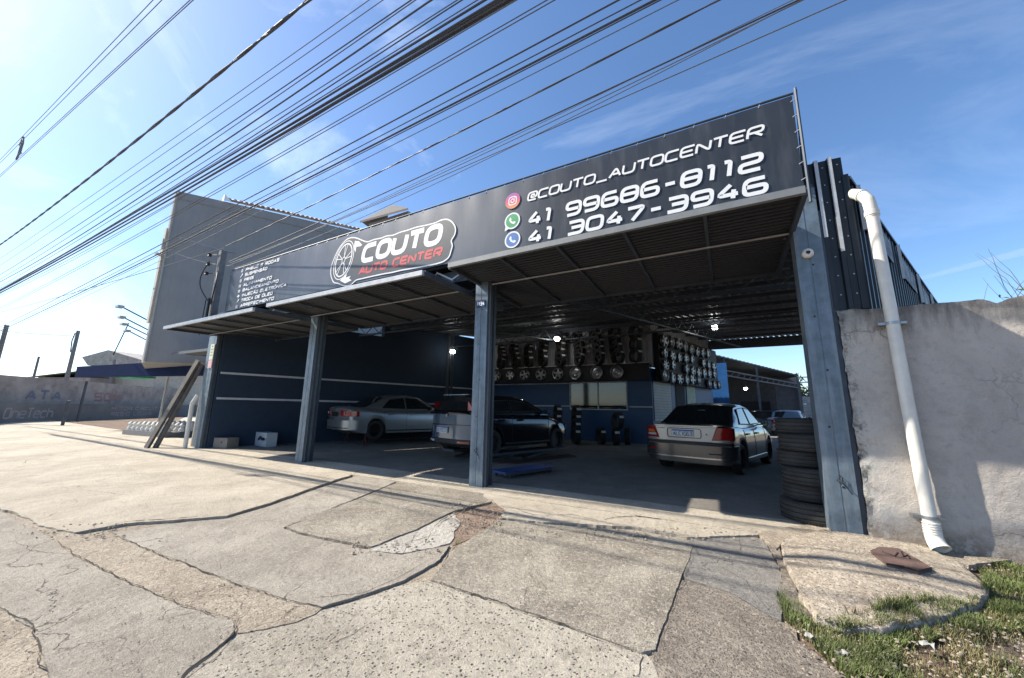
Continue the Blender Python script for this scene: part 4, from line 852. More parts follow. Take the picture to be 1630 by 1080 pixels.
# bulbs
bulb_m = mat('lamp_glow', (1, .98, .92), .5, emit=18, var=0)
for k, (x, y, z, lab) in enumerate([(-10.3, 13, 3.70, 'lit white bulb above the silver sedan, left of the middle column'), (-5.8, 14, 4.10, 'lit white bulb beside the tyre shelf, right of the middle column'), (-.17, 16.2, 4.5, 'lit white bulb hanging right of the wheel rack'), (-.25, 29, 3.2, 'left small lit bulb in the rear shed'), (1.2, 30, 2.9, 'right small lit bulb in the rear shed')]):
    t = thing('ceiling_lamp', lab, 'lamp', (x, y, z)); m_ = MB(); r = .11
    m_.lathe([(0, -.10), (r * .7, -.09), (r, -.04), (r, .02), (r * .8, .05), (0, .05)], 16, Matrix.Rotation(math.radians(-90), 4, 'Y')); m_.build('bulb', bulb_m, t, smooth=50)
    m_ = MB(); m_.tube([(0, 0, .05), (0, 0, .16)], [.05, .03], 10); m_.tube([(0, 0, .16), (0, 0, (4.9 - z) if k < 3 else .5)], .008, 5); m_.build('lamp_holder', steel_d, t)
# stand behind the dark car
st = MB()
for x in (-10.45, -10.3): st.bar((x, 13.0, 0), (x, 13.0, 3.95), .05)
st.bar((-10.5, 13, 3.9), (-9.0, 13, 3.9), .04); st.bar((-10.2, 13, 3.9), (-10.0, 13, 3.75), .04); o = st.build('alignment_stand', steel_d); tag(o, 'dark upright alignment stand behind the dark hatchback', 'stand')
# ================================================================ CARS
glass = mat('car_glass', (.012, .016, .018), .04, var=.0, spec=.9, coat=.3)
tail_red = mat('tail_red', (.30, .012, .012), .15, var=.1, spec=.8, coat=.6); tail_or = mat('tail_amber', (.55, .16, .03), .2, coat=.5); tail_w = mat('tail_clear', (.55, .56, .56), .15, coat=.5)
trim = mat('black_trim', (.012, .012, .013), .55, var=.1); chrome = mat('chrome', (.6, .6, .6), .15, .95, var=0)
plate_w = mat('plate_white', (.62, .63, .64), .4, var=.03); plate_b = mat('plate_blue', (.02, .07, .30), .4); ink = mat('plate_ink', (.01, .01, .012), .5)
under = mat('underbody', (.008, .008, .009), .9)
car_rim = rim_mesh('car_rim', 5, R=.185, wid=.075); car_tyre = MB(); car_tyre.lathe(tyre_prof(.305, .19), 36, close=True); car_tyre_me = car_tyre.mesh('car_tyre', rubber, 40)
def smooth(t): t = max(0, min(1, t)); return t * t * (3 - 2 * t)
def interp(tab, x):
    if x <= tab[0][0]: return tab[0][1]
    for (a, va), (b, vb) in zip(tab, tab[1:]):
        if x <= b: return va + (vb - va) * smooth((x - a) / (b - a)) if b > a else vb
    return tab[-1][1]
def lin(tab, x):
    if x <= tab[0][0]: return tab[0][1]
    for (a, va), (b, vb) in zip(tab, tab[1:]):
        if x <= b: return va + (vb - va) * ((x - a) / (b - a))
    return tab[-1][1]
def make_car(name, label, loc, heading, sp, paint, deck_paint=None):
    """local +x is forward (rear bumper at x=0), +y left, z up"""
    L_, W_, Hc = sp['L'], sp['W'], sp['H']; hw = W_ / 2
    t = thing(name, label, 'car', loc, heading)
    def bend(v):
        x, y, z = v; q = min(1.05, abs(y) / hw) ** 4
        if x < L_ / 2: x = x + .17 * q * max(0, 1 - x / 1.0)
        else: x = x - .30 * q * max(0, 1 - (L_ - x) / 1.0)
        return (x, y, z)
    ra, fa = sp['axles']; AR = .36
    def arch(x):
        for a in (ra, fa):
            d_ = abs(x - a)
            if d_ < AR: return .31 + math.sqrt(AR * AR - d_ * d_)
        return 0
    xs = sorted(set([0, .02, .05, .1, .18] + [round(.25 + i * .06, 3) for i in range(int((L_ - .5) / .06))] + [a + s * AR for a in (ra, fa) for s in (-1, 1)] + [L_ - .2, L_ - .1, L_ - .04, L_]))
    vs = []; rows = []
    for x in xs:
        zt_ = lin(sp['top'], x); zb = lin(sp['bot'], x); wf = lin([(0, .95), (.04, .985), (.2, 1), (L_ - .4, 1), (L_ - .06, .96), (L_, .9)], x); ww = hw * wf
        zs = zt_ - .035; za = max(zb, arch(x)); zm = max(za + .02, .62)
        ring_ = [(0, za if za > zb + .01 else zb), (ww - .16, za if za > zb + .01 else zb), (ww - .03, za), (ww - .005, za + .02), (ww + .0, max(za + .03, .42)), (ww + .004, max(za + .04, .60)), (ww - .012, max(za + .05, zs - .10)), (ww - .035, zs - .02), (ww - .075, zs + .02), (ww - .2, zt_ + .005), (ww * .5, zt_ + .018), (0, zt_ + .024)]
        rows.append([bend((x, y, z)) for y, z in ring_]); 
    nr = len(rows[0])
    for r in rows: vs += r
    fs = [(i * nr + k, i * nr + k + 1, (i + 1) * nr + k + 1, (i + 1) * nr + k) for i in range(len(xs) - 1) for k in range(nr - 1)]
    fs += [tuple(range(nr))[::-1], tuple((len(xs) - 1) * nr + k for k in range(nr))]
    m = MB(); m.add(vs, fs); m.add([(x, -y, z) for x, y, z in vs], [f_[::-1] for f_ in fs]); body = m.build('body', paint, t, smooth=38)
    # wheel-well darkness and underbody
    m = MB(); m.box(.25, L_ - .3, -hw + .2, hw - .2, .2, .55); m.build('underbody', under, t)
    # greenhouse
    g = sp['cabin']; zb = g['zb']; wb = hw - .075; wt = hw * g['tum']
    gx = [x for x, z in g['roof']]; st_ = sorted(set(gx + [gx[0] + (gx[-1] - gx[0]) * i / 26 for i in range(27)])); vs = []
    def gw(z): return wb + (wt - wb) * max(0, (z - zb)) / (Hc - zb)
    for x in st_:
        z = lin(g['roof'], x); z = max(z, zb + .004); wq = gw(z); crown = .03 * (z - zb) / (Hc - zb)
        vs += [(x, wb, zb - .02), (x, gw(zb + (z - zb) * .5) + .004, zb + (z - zb) * .5), (x, wq + .0, z - .045 * min(1, (z - zb) / .2)), (x, wq - .05, z - .008), (x, wq * .55, z + crown * .7), (x, 0, z + crown)]
    nr = 6; fs = [(i * nr + k, i * nr + k + 1, (i + 1) * nr + k + 1, (i + 1) * nr + k) for i in range(len(st_) - 1) for k in range(nr - 1)]
    m = MB(); m.add(vs, fs); m.add([(x, -y, z) for x, y, z in vs], [f_[::-1] for f_ in fs]); m.build('cabin', paint, t, smooth=30)
    # panes
    def quadpane(pts, nm, lift, mm=glass, nu=8):
        """four corners, rear/front glass, bowed slightly outward"""
        A, B, C_, D = [Vector(p) for p in pts]; m = MB(); v = []
        for i in range(nu + 1):
            u = i / nu; p = A.lerp(B, u); q = D.lerp(C_, u)
            for j in range(5): v.append(p.lerp(q, j / 4) + Vector(lift) * 1.0 + Vector((0, 0, .03 * (1 - (2 * u - 1) ** 2) * (j / 4))))
        m.add(v, [(i * 5 + j, (i + 1) * 5 + j, (i + 1) * 5 + j + 1, i * 5 + j + 1) for i in range(nu) for j in range(4)]); return m.build(nm, mm, t, smooth=60)
    r0, r1 = g['roof'][0], g['roof'][1]; f1, f0 = g['roof'][-2], g['roof'][-1]
    def lp(a, b, k): return a + (b - a) * k
    k0, k1 = .08, .94
    for (a, b, nm, s) in ((r0, r1, 'rear_window', -1), (f0, f1, 'windshield', 1)):
        za, zb_ = lp(a[1], b[1], k0), lp(a[1], b[1], k1); xa, xb = lp(a[0], b[0], k0), lp(a[0], b[0], k1)
        quadpane([(xa, gw(za) - .07, za), (xa, -gw(za) + .07, za), (xb, -gw(zb_) + .10, zb_), (xb, gw(zb_) - .10, zb_)], nm, (s * .012, 0, .014))
    for s in (-1, 1):
        for poly in g['side']:
            v = []
            for x, z in poly: v.append((x, s * (gw(z) + .012), z))
            m = MB(); m.add(v + [(x, y - s * .01, z) for x, y, z in v], [tuple(range(len(v)))] + [(i, (i + 1) % len(v), len(v) + (i + 1) % len(v), len(v) + i) for i in range(len(v))]); o = m.build('side_window', glass, t)
            m = MB()
            for i in range(len(v)): m.bar(v[i], v[(i + 1) % len(v)], .014)
            m.build('window_trim', trim, o)
    # rear patches
    def patch(pts, x0, nm, mm, parent=t, x1=None, nu=8, smooth_=60, front=False):
        A, B, C_, D = pts; v = []; xx = (L_ - x0) if front else x0; n_ = nu + 1
        for xo in (xx, (x1 if x1 is not None else (xx - .03 if front else xx + .05))):
            for i in range(n_):
                u = i / nu
                for j in (0, 1):
                    y = lp(lp(A[0], B[0], u), lp(D[0], C_[0], u), j); z = lp(lp(A[1], B[1], u), lp(D[1], C_[1], u), j); v.append(bend((xo, y, z)))
        m = MB(); f_ = [(2 * i, 2 * i + 1, 2 * i + 3, 2 * i + 2) for i in range(nu)]; k = 2 * n_
        f_ += [tuple(q + k for q in ff)[::-1] for ff in f_[:nu]]
        f_ += [(2 * i, 2 * i + 2, 2 * i + 2 + k, 2 * i + k) for i in range(nu)] + [(2 * i + 1, 2 * i + 1 + k, 2 * i + 3 + k, 2 * i + 3) for i in range(nu)] + [(0, k, k + 1, 1), (2 * nu, 2 * nu + 1, 2 * nu + 1 + k, 2 * nu + k)]
        m.add(v, f_); return m.build(nm, mm, parent, smooth=smooth_)
    sp['detail'](t, patch, bend, hw, L_, deck_paint or paint)
    # wheels
    for i, (ax, s) in enumerate([(ra, 1), (ra, -1), (fa, 1), (fa, -1)]):
        wh = bpy.data.objects.new('wheel', None); C.objects.link(wh); wh.parent = t; wh.location = (ax, s * (hw - .11), .305 + sp.get('droop', 0)); wh.rotation_euler = (0, 0, math.pi / 2 * (-s) + math.pi)
        inst('tyre', car_tyre_me, wh)
        if not (sp.get('nowheel') == (ax == ra, s)): r_ = inst('rim', car_rim, wh, (-.07, 0, 0)); inst('rim_back', back_me, wh, (-.03, 0, 0))
    # door seams, handles, mirrors, sill
    for s in (-1, 1):
        for x in sp['doors']:
            m = MB(); m.tube([(x, s * (hw + .003), .32), (x, s * (hw + .006), .6), (x + .01, s * (hw - .01), zb - .12), (x + .02, s * (hw - .03), zb - .05)], .004, 4); m.build('door_gap', trim, t)
        for x in sp['handles']:
            m = MB(); m.box(x - .09, x + .09, s * (hw - .01), s * (hw + .028), zb - .16, zb - .12); m.build('door_handle', paint, t)
        m = MB(); xm = sp['mirror']; yy = s * (wb + .14); m.lathe([(0, -.08), (.045, -.07), (.07, 0), (.066, .03), (0, .032)], 14, Matrix.Translation((xm, yy, zb + .07)) @ Matrix.Scale(-1, 4, (1, 0, 0)) @ Matrix.Scale(1.15, 4, (0, 1, 0))); m.bar((xm, s * wb * .97, zb + .03), (xm, yy, zb + .05), .03); o = m.build('mirror', trim, t, smooth=50)
        m = MB(); m.disc((xm - .036, yy, zb + .07), .058, 12, ax='x'); m.build('mirror_glass', glass, o)
        m = MB(); m.box(ra + AR + .02, fa - AR - .02, s * (hw - .0), s * (hw + .012), .27, .31); m.build('sill_strip', sp.get('sill', trim), t)
    return t
def plate_text(t, s_, x, z, y0, ysz, zsz, patchparent, blue=True, tilt=0):
    m = MB(); m.box(x - .012, x, -ysz / 2 + y0, ysz / 2 + y0, z - zsz / 2, z + zsz / 2); p = m.build('licence_plate', plate_w, t)
    if blue: m = MB(); m.box(x - .014, x - .0121, -ysz / 2 + y0 + .002, ysz / 2 + y0 - .002, z + zsz * .28, z + zsz / 2 - .002); m.build('plate_band', plate_b, p)
    m = MB(); text(m, s_, -ysz / 2 + .02, ysz / 2 - .02, z - zsz * .40, z + zsz * .2, .011, lambda u, v, l: (x - .0145 - l, y0 - u, v), slant=0, gap=.35); m.build('plate_characters', ink, p)
    return p
def grey_detail(t, patch, bend, hw, L_, deck):
    # trunk lid panel between the lamps, a reflection painted in as paler colour
    o = patch([(.60, .93), (-.60, .93), (-.50, .66), (.50, .66)], -.014, 'trunk_lid', deck, nu=10); o['label'] = 'grey trunk lid panel with a bright reflection painted in'
    patch([(.62, .965), (-.62, .965), (-.615, .935), (.615, .935)], -.03, 'trunk_lip', deck, nu=10)
    m = MB(); fn = lambda u, v, l: (-.0165 - l, u, v)
    poly_path(m, [(-.33, .72), (-.33, .90), (.33, .90), (.33, .72)], .014, True, fn, 0, .05); m.build('plate_recess_trim', trim, t)
    plate_text(t, 'ALC1G63', -.017, .81, .02, .42, .135, t)
    m = MB(); m.disc((-.018, -.43, .80), .014, 10, ax='x'); m.build('lock', trim, t)
    m = MB(); m.box(-.019, -.016, .38, .56, .885, .905); m.build('badge', chrome, t)
    for s in (1, -1):
        o = patch([(s * .615, .93), (s * (hw + .004), .93), (s * (hw + .006), .70), (s * .52, .70)], -.016, 'tail_lamp', tail_red, x1=.2, nu=8)
        patch([(s * .64, .86), (s * (hw - .03), .86), (s * (hw - .03), .80), (s * .61, .80)], -.019, 'amber_lens', tail_or if s > 0 else tail_red, o, nu=6)
        patch([(s * .60, .785), (s * (hw - .03), .785), (s * (hw - .03), .745), (s * .58, .745)], -.019, 'clear_lens', tail_w if s > 0 else tail_red, o, nu=6)
        patch([(s * .515, .69), (s * (hw + .003), .69), (s * (hw + .003), .655), (s * .50, .655)], -.013, 'lamp_sill', deck, nu=6)
    patch([(hw + .01, .645), (-hw - .01, .645), (-hw - .01, .59), (hw + .01, .59)], -.03, 'bumper_gap', trim, nu=24)
    o = patch([(hw + .014, .585), (-hw - .014, .585), (-hw - .012, .33), (hw + .012, .33)], -.055, 'bumper', MC['car_grey'], x1=.45, nu=24)
    patch([(hw - .05, .36), (-hw + .05, .36), (-hw + .05, .335), (hw - .05, .335)], -.072, 'bumper_lip', chrome, o, nu=24)
    patch([(hw - .02, .325), (-hw + .02, .325), (-hw + .06, .24), (hw - .06, .24)], -.03, 'bumper_valance', MC['car_grey'], o, x1=.3, nu=24)
    patch([(.74, .50), (.58, .50), (.58, .465), (.74, .465)], -.058, 'reflector', tail_red, o); patch([(-.46, .45), (-.68, .45), (-.68, .425), (-.46, .425)], -.058, 'bumper_slot', trim, o)
    m = MB(); m.box(.93, .94, -.12, .05, 1.12, 1.3); 
    v = [(.93, .04, 1.12), (.93, -.12, 1.12), (1.045, -.12, 1.26), (1.045, .04, 1.26)]; m = MB(); m.add([(x - .035, y, z + .02) for x, y, z in v], [(0, 1, 2, 3)]); m.build('window_sticker', mat('sticker', (.42, .47, .46), .6, var=.3, scale=25), t)
car_grey = mat('car_grey', (.115, .11, .105), .24, .75, var=.04, coat=.6); grey_deck_sheen = mat('car_grey_deck_sheen', (.36, .355, .35), .28, .6, var=.03, coat=.4)  # deck paint is the body grey brightened to hold its reflection
GREY = dict(L=4.15, W=1.68, H=1.42, axles=(.86, 3.38), top=[(0, .90), (.06, .955), (.3, .975), (.8, .96), (1.2, .93), (2.9, .93), (3.2, .90), (3.95, .74), (4.15, .56)], bot=[(0, .34), (.3, .24), (.6, .2), (3.6, .2), (4.15, .3)],
  cabin=dict(zb=.93, tum=.72, roof=[(.58, .96), (1.22, 1.37), (1.6, 1.42), (2.1, 1.42), (2.42, 1.38), (3.18, .93)], side=[[(1.12, 1.0), (1.34, 1.31), (1.88, 1.345), (1.88, .985)], [(1.94, .985), (1.94, 1.345), (2.36, 1.315), (2.86, 1.0)]]),
  doors=(1.12, 1.92, 2.95), handles=(1.32, 2.12), mirror=2.72, detail=grey_detail, sill=chrome)
hd = math.atan2(.966, .255)
make_car('grey_sedan', 'grey metallic sedan seen from behind in the right bay, licence plate ALC1G63', (-.80, 8.62, .026), hd, GREY, car_grey, grey_deck_sheen)
def silver_detail(t, patch, bend, hw, L_, deck):
    for s in (1, -1):
        o = patch([(s * .44, .93), (s * (hw + .004), .90), (s * (hw + .008), .74), (s * .46, .76)], -.014, 'tail_lamp', tail_red, x1=.3, nu=8)
        m = MB(); m.disc((-.0, 0, 0), .05, 16, ax='x'); r = m.build('clear_lens', tail_w, o); r.location = bend((-.022, s * .66, .84)); 
    m = MB(); m.box(-.014, -.004, -.22, .22, .73, .87); m.build('licence_plate_holder', trim, t)
    patch([(hw + .012, .62), (-hw - .012, .62), (-hw - .012, .33), (hw + .012, .33)], -.045, 'bumper', deck, x1=.35, nu=20)
    patch([(hw - .04, .40), (-hw + .04, .40), (-hw + .04, .37), (hw - .04, .37)], -.05, 'bumper_slot', trim, nu=16)
car_silver = mat('car_silver', (.34, .35, .36), .30, .7, var=.04, coat=.5)
SILV = dict(L=4.5, W=1.76, H=1.46, axles=(1.0, 3.55), top=[(0, .97), (.06, 1.02), (.3, 1.04), (.8, 1.0), (1.3, .95), (3.1, .95), (3.4, .92), (4.3, .74), (4.5, .56)], bot=[(0, .32), (.3, .24), (.6, .2), (3.9, .2), (4.5, .3)],
  cabin=dict(zb=.95, tum=.70, roof=[(.62, 1.01), (1.38, 1.38), (1.85, 1.455), (2.3, 1.46), (2.65, 1.41), (3.5, .95)], side=[[(1.22, 1.02), (1.5, 1.30), (2.02, 1.375), (2.06, 1.0)], [(2.13, 1.0), (2.1, 1.375), (2.55, 1.345), (3.1, 1.02)]]),
  doors=(1.25, 2.1, 3.2), handles=(1.5, 2.32), mirror=2.95, detail=silver_detail, nowheel=(True, -1))
h2 = math.atan2(.963, .27)
def placed(rc_, W_, hd_): return (rc_[0] - math.sin(hd_) * W_ / 2, rc_[1] + math.cos(hd_) * W_ / 2)
p = placed((-10.25, 7.85), 1.76, h2)
make_car('silver_sedan', 'silver sedan raised on jacks beside the navy wall in the left bay', (p[0], p[1], .20), h2, SILV, car_silver)
def dark_detail(t, patch, bend, hw, L_, deck):
    for s in (1, -1):
        o = patch([(s * .66, 1.24), (s * (hw * .80), 1.24), (s * (hw + .0), .98), (s * .66, 1.0)], -.0, 'tail_lamp', tail_red, x1=.3, nu=6)
    patch([(hw * .93, .95), (-hw * .93, .95), (-hw * .97, .71), (hw * .97, .71)], -.012, 'tailgate', deck, nu=16); patch([(hw * .9, .725), (-hw * .9, .725), (-hw * .9, .71), (hw * .9, .71)], -.02, 'tailgate_gap', trim, nu=16)
    m = MB(); m.disc((-.012, 0, .985), .04, 16, ax='x'); m.build('emblem', chrome, t).location = (-.02, 0, -.06)
    p_ = plate_text(t, 'BCP2C23', -.052, .60, .12, .42, .14, t)
    patch([(hw + .012, .70), (-hw - .012, .70), (-hw - .012, .40), (hw + .012, .40)], -.035, 'bumper', deck, x1=.4, nu=20)
    patch([(hw, .39), (-hw, .39), (-hw + .05, .30), (hw - .05, .30)], -.05, 'bumper_valance', trim, x1=.3, nu=20)
    for s, c in ((1, tail_w), (-1, tail_red)): patch([(s * .45, .36), (s * .75, .36), (s * .75, .32), (s * .45, .32)], -.056, 'reflector', c)
    m = MB(); m.box(.2, .5, -.5, .5, 1.405, 1.42); m.build('roof_spoiler', deck, t)
    o = patch([(.62, .74), (.80, .70), (.78, .60), (.5, .64)], -.03, 'headlight', tail_w, front=True); patch([(-.62, .74), (-.80, .70), (-.78, .60), (-.5, .64)], -.03, 'headlight', tail_w, front=True)
car_dark = mat('car_dark_blue', (.008, .011, .016), .15, .2, var=.04, coat=.8); car_tail_sheen = mat('car_blue_sky_sheen', (.10, .15, .21), .18, .5, var=.04, coat=1.)  # tail paint lightened in colour for the sky it would reflect
DARK = dict(L=3.75, W=1.68, H=1.42, axles=(.70, 3.12), top=[(0, .97), (.2, .98), (2.7, .95), (3.0, .91), (3.65, .76), (3.85, .56)], bot=[(0, .36), (.3, .26), (.6, .22), (3.4, .22), (3.85, .3)],
  cabin=dict(zb=.97, tum=.74, roof=[(.02, .99), (.36, 1.36), (.8, 1.415), (1.6, 1.42), (1.95, 1.37), (2.85, .95)], side=[[(.72, 1.04), (.78, 1.28), (1.3, 1.31), (1.3, 1.03)], [(1.36, 1.03), (1.36, 1.31), (1.86, 1.28), (2.45, 1.04)]]),
  doors=(.75, 1.33, 2.7), handles=(.95, 1.6), mirror=2.5, detail=dark_detail)
p = placed((-4.93, 6.95), 1.70, h2)
make_car('dark_hatchback', 'dark blue hatchback on a low lift behind the middle column', (p[0], p[1], .16), h2, DARK, car_dark, car_tail_sheen)
# low lift platform under the dark car, trolley (creeper)
lf_ = thing('car_lift', 'low dark scissor lift platform under the dark hatchback', 'lift', (p[0], p[1], .026), h2)
for s in (-.62, .62):
    m_ = MB(); m_.box(.5, 3.6, s - .24, s + .24, .16, .215); m_.build('platform', steel_d, lf_)
    m_ = MB(); m_.bar((.7, s, .01), (1.9, s, .17), .06); m_.bar((1.9, s, .01), (.7, s, .17), .05); m_.bar((2.1, s, .01), (3.3, s, .17), .06); m_.build('scissor_arm', steel_d, lf_)
m_ = MB(); m_.prism([(1.0, -1.25), (3.3, -1.3), (3.5, -.9), (.7, -.88)], .001, .03, 'z'); m_.build('ramp_plate', mat('rusty_plate', (.06, .03, .025), .7, var=.3), lf_)
for k, (u, v) in enumerate([(.75, -.7), (3.3, -.7), (.75, .7), (3.3, .7)]):
    pp = placed((-10.25, 7.85), 1.76, h2); c_, s_ = math.cos(h2), math.sin(h2); X_ = pp[0] + u * c_ - v * s_; Y_ = pp[1] + u * s_ + v * c_
    js = thing('jack_stand', ['red jack stand under the rear right sill of the silver sedan', 'red jack stand under the front right sill of the silver sedan', 'red jack stand under the rear left sill of the silver sedan', 'red jack stand under the front left sill of the silver sedan'][k], 'jack stand', (X_, Y_, .026))
    m_ = MB()
    for a in range(3): m_.bar((.11 * math.cos(a * 2.1), .11 * math.sin(a * 2.1), 0), (0, 0, .24), .02)
    m_.tube([(0, 0, .2), (0, 0, .34)], .018, 8); m_.box(-.04, .04, -.02, .02, .34, .37); m_.build('frame', mat('dull_red', (.12, .02, .015), .6), js)
cr = thing('floor_creeper', 'blue wheeled mechanic creeper board on the floor beside the middle column', 'creeper', (-3.52, 6.75, .026), math.radians(72))
m_ = MB(); m_.prism([(-.62, -.2), (.55, -.24), (.68, -.17), (.68, .17), (.55, .24), (-.62, .2)], .075, .115, 'z'); m_.build('padded_board', mat('creeper_blue', (.012, .05, .20), .45), cr)
m_ = MB(); m_.box(-.66, .6, -.24, -.205, .06, .1); m_.box(-.66, .6, .205, .24, .06, .1); m_.bar((.6, 0, .12), (.78, .08, .14), .03); m_.build('frame', steel_d, cr)
for x, y in ((-.5, -.2), (-.5, .2), (.55, -.2), (.55, .2), (.72, 0)):
    m_ = MB(); m_.lathe([(0, -.015), (.03, -.015), (.03, .015), (0, .015)], 12, Matrix.Translation((x, y, .03))); m_.build('caster', trim, cr)
# boxes by the left wall
bx = thing('cardboard_box', 'brown box with a hand hole on the floor just inside the left column', 'box', (-12.78, 5.85, .026), .2)
cb = mat('dusty_cardboard', (.22, .19, .16), .85, var=.2)
m_ = MB(); m_.box(-.27, .27, -.17, .17, 0, .27); m_.build('carton', cb, bx); m_ = MB(); m_.disc((.05, -.172, .15), .03, 12); m_.build('hand_hole', trim, bx)
bx = thing('white_appliance', 'low white box-shaped unit behind the brown box at the left wall', 'appliance', (-12.55, 6.75, .026), -.1)
wp = mat('appliance_white', (.48, .50, .52), .5, var=.1)
m_ = MB(); m_.box(-.55, .55, -.15, .15, 0, .40); m_.build('casing', wp, bx); m_ = MB(); m_.tube([(.1, -.17, .2), (.25, -.2, .28), (.4, -.18, .2), (.5, -.2, .24)], .03, 6); m_.build('black_hose', trim, bx)
# ================================================================ REAR YARD
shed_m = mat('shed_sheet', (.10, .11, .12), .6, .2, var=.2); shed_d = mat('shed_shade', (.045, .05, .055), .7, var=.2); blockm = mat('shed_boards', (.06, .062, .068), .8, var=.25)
sh_ = thing('rear_shed', 'long open-fronted grey shed with a sheet roof in the rear yard', 'shed', (0, 0, 0))
# roof slopes down to the right and away
A = [(-3.0, 24.2, 5.0), (-.75, 24.3, 4.65), (4.3, 31.0, 3.80), (3.4, 42, 4.2), (-6, 42, 6)]
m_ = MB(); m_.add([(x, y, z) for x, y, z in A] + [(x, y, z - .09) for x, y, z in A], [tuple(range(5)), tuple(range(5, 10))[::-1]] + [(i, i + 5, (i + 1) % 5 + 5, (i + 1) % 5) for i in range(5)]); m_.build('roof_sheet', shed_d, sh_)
m_ = MB(); m_.bar((-3.0, 24.3, 2.3), (-6, 41.8, 2.3), .1, 4.6); m_.bar((-5.9, 42, 2), (3.4, 42, 2), .1, 4.0); m_.build('back_and_sunblock_wall', shed_d, sh_)  # first run is a side wall added to block sun from the boards
q0 = Vector((-.75, 24.3, 0)); q1 = Vector((4.3, 31.0, 0))
for k in range(24):
    a = q0.lerp(q1, k / 24); z = 4.66 - .86 * k / 24; m = MB(); m.bar((a.x, a.y, z), (a.x - .6, a.y + .35, z + .05), .09, .05); 
    if k % 1 == 0: m.build('roof_rib', shed_m, sh_)
m_ = MB(); m_.bar((-.3, 24.9, 3.75), (4.2, 30.9, 3.2), .07); m_.bar((-.3, 24.9, 3.45), (4.2, 30.9, 2.95), .07)
for k in range(14): a = Vector((-.3, 24.9, 3.45)).lerp(Vector((4.2, 30.9, 2.95)), k / 14); b_ = Vector((-.3, 24.9, 3.75)).lerp(Vector((4.2, 30.9, 3.2)), (k + .5) / 14); m_.bar(a, b_, .035)
m_.build('truss', shed_m, sh_)
for k, t_ in enumerate((.16, .5, .98)):
    a = q0.lerp(q1, t_); m_ = MB(); m_.box(a.x - .06, a.x + .06, a.y - .06, a.y + .06, 0, 4.5 - .86 * t_); m_.build('post', shed_m, sh_)
for k in range(16):
    m_ = MB(); m_.bar((-4.5, 33.0, .14 + k * .25), (4.6, 34.2, .14 + k * .25), .05, .249); m_.build('wall_board', blockm, sh_)
for k in range(11):
    m_ = MB(); m_.bar((2.9, 30.6, .14 + k * .28), (4.35, 31.2, .14 + k * .28), .05, .279); m_.build('wall_board', blockm, sh_)
m_ = MB(); m_.box(.9, 2.7, 32.6, 32.7, 0, 2.1); m_.build('dark_opening', MC['dark_void'], sh_)
m_ = MB(); m_.box(-.8, 0.2, 28.9, 29.0, 0, 4.1); o = m_.build('shed_partition', mat('brown_board', (.14, .085, .05), .8, var=.2)); tag(o, 'brown board partition at the left end of the rear shed', 'partition')
cab = thing('red_cabinet', 'dull red tool cabinet inside the rear shed', 'cabinet', (.75, 31.5, 0)); m_ = MB(); m_.box(-.25, .25, -.2, .2, 0, 1.6); m_.build('casing', mat('dull_red2', (.16, .03, .03), .6), cab)
for z in (.5, .9, 1.3):
    m_ = MB(); m_.box(-.22, .22, -.215, -.201, z - .15, z + .15); m_.build('drawer', MC['dull_red2'], cab)
fw = thing('yard_fence', 'pale boarded fence at the far end of the rear yard', 'fence', (0, 0, 0))
for k in range(9):
    m_ = MB(); m_.bar((4.5, 37, .15 + k * .29), (9, 37.6, .15 + k * .29), .05, .27); m_.build('fence_board', mat('fence_pale', (.30, .31, .32), .8, var=.2), fw)
m_ = MB(); m_.bar((4.45, 36.8, 0), (4.45, 36.8, 4.2), .1); m_.bar((4.45, 36.8, 4.1), (7.5, 36.9, 4.1), .08); m_.bar((4.45, 36.8, 3.7), (7.5, 36.9, 3.7), .08)
for k in range(8): m_.bar((4.5 + k * .36, 36.85, 3.7 if k % 2 else 4.1), (4.86 + k * .36, 36.85, 4.1 if k % 2 else 3.7), .04)
o = m_.build('gate_truss', shed_m); tag(o, 'lattice portal frame standing above the far yard fence', 'frame')
car_white = mat('car_white', (.50, .51, .52), .3, var=.04, coat=.5)
WH = dict(SILV); WH['detail'] = lambda t, patch, bend, hw, L_, deck: [patch([(s * .5, .93), (s * hw, .93), (s * hw, .70), (s * .5, .70)], -.02, 'tail_lamp', tail_red, x1=.3) for s in (1, -1)] + [patch([(hw, .58), (-hw, .58), (-hw, .4), (hw, .4)], -.05, 'bumper', deck)]; WH['nowheel'] = (None, 0)
make_car('white_car', 'white car seen from behind in front of the rear shed', (2.75, 26.2, 0.0), math.radians(78), WH, car_white)
WH2 = dict(DARK); WH2['detail'] = lambda t, patch, bend, hw, L_, deck: [patch([(s * .5, .76), (s * hw * .9, .74), (s * hw * .9, .62), (s * .5, .64)], -.03, 'headlight', tail_w, front=True) for s in (1, -1)] + [patch([(hw, .5), (-hw, .5), (-hw, .3), (hw, .3)], -.04, 'front_bumper', trim, front=True)]
make_car('dark_car', 'dark car facing forward with its bonnet beside the white car at the shed', (2.55, 29.4, 0.0), math.radians(-112), WH2, mat('car_teal', (.05, .08, .09), .3, .4, coat=.5))
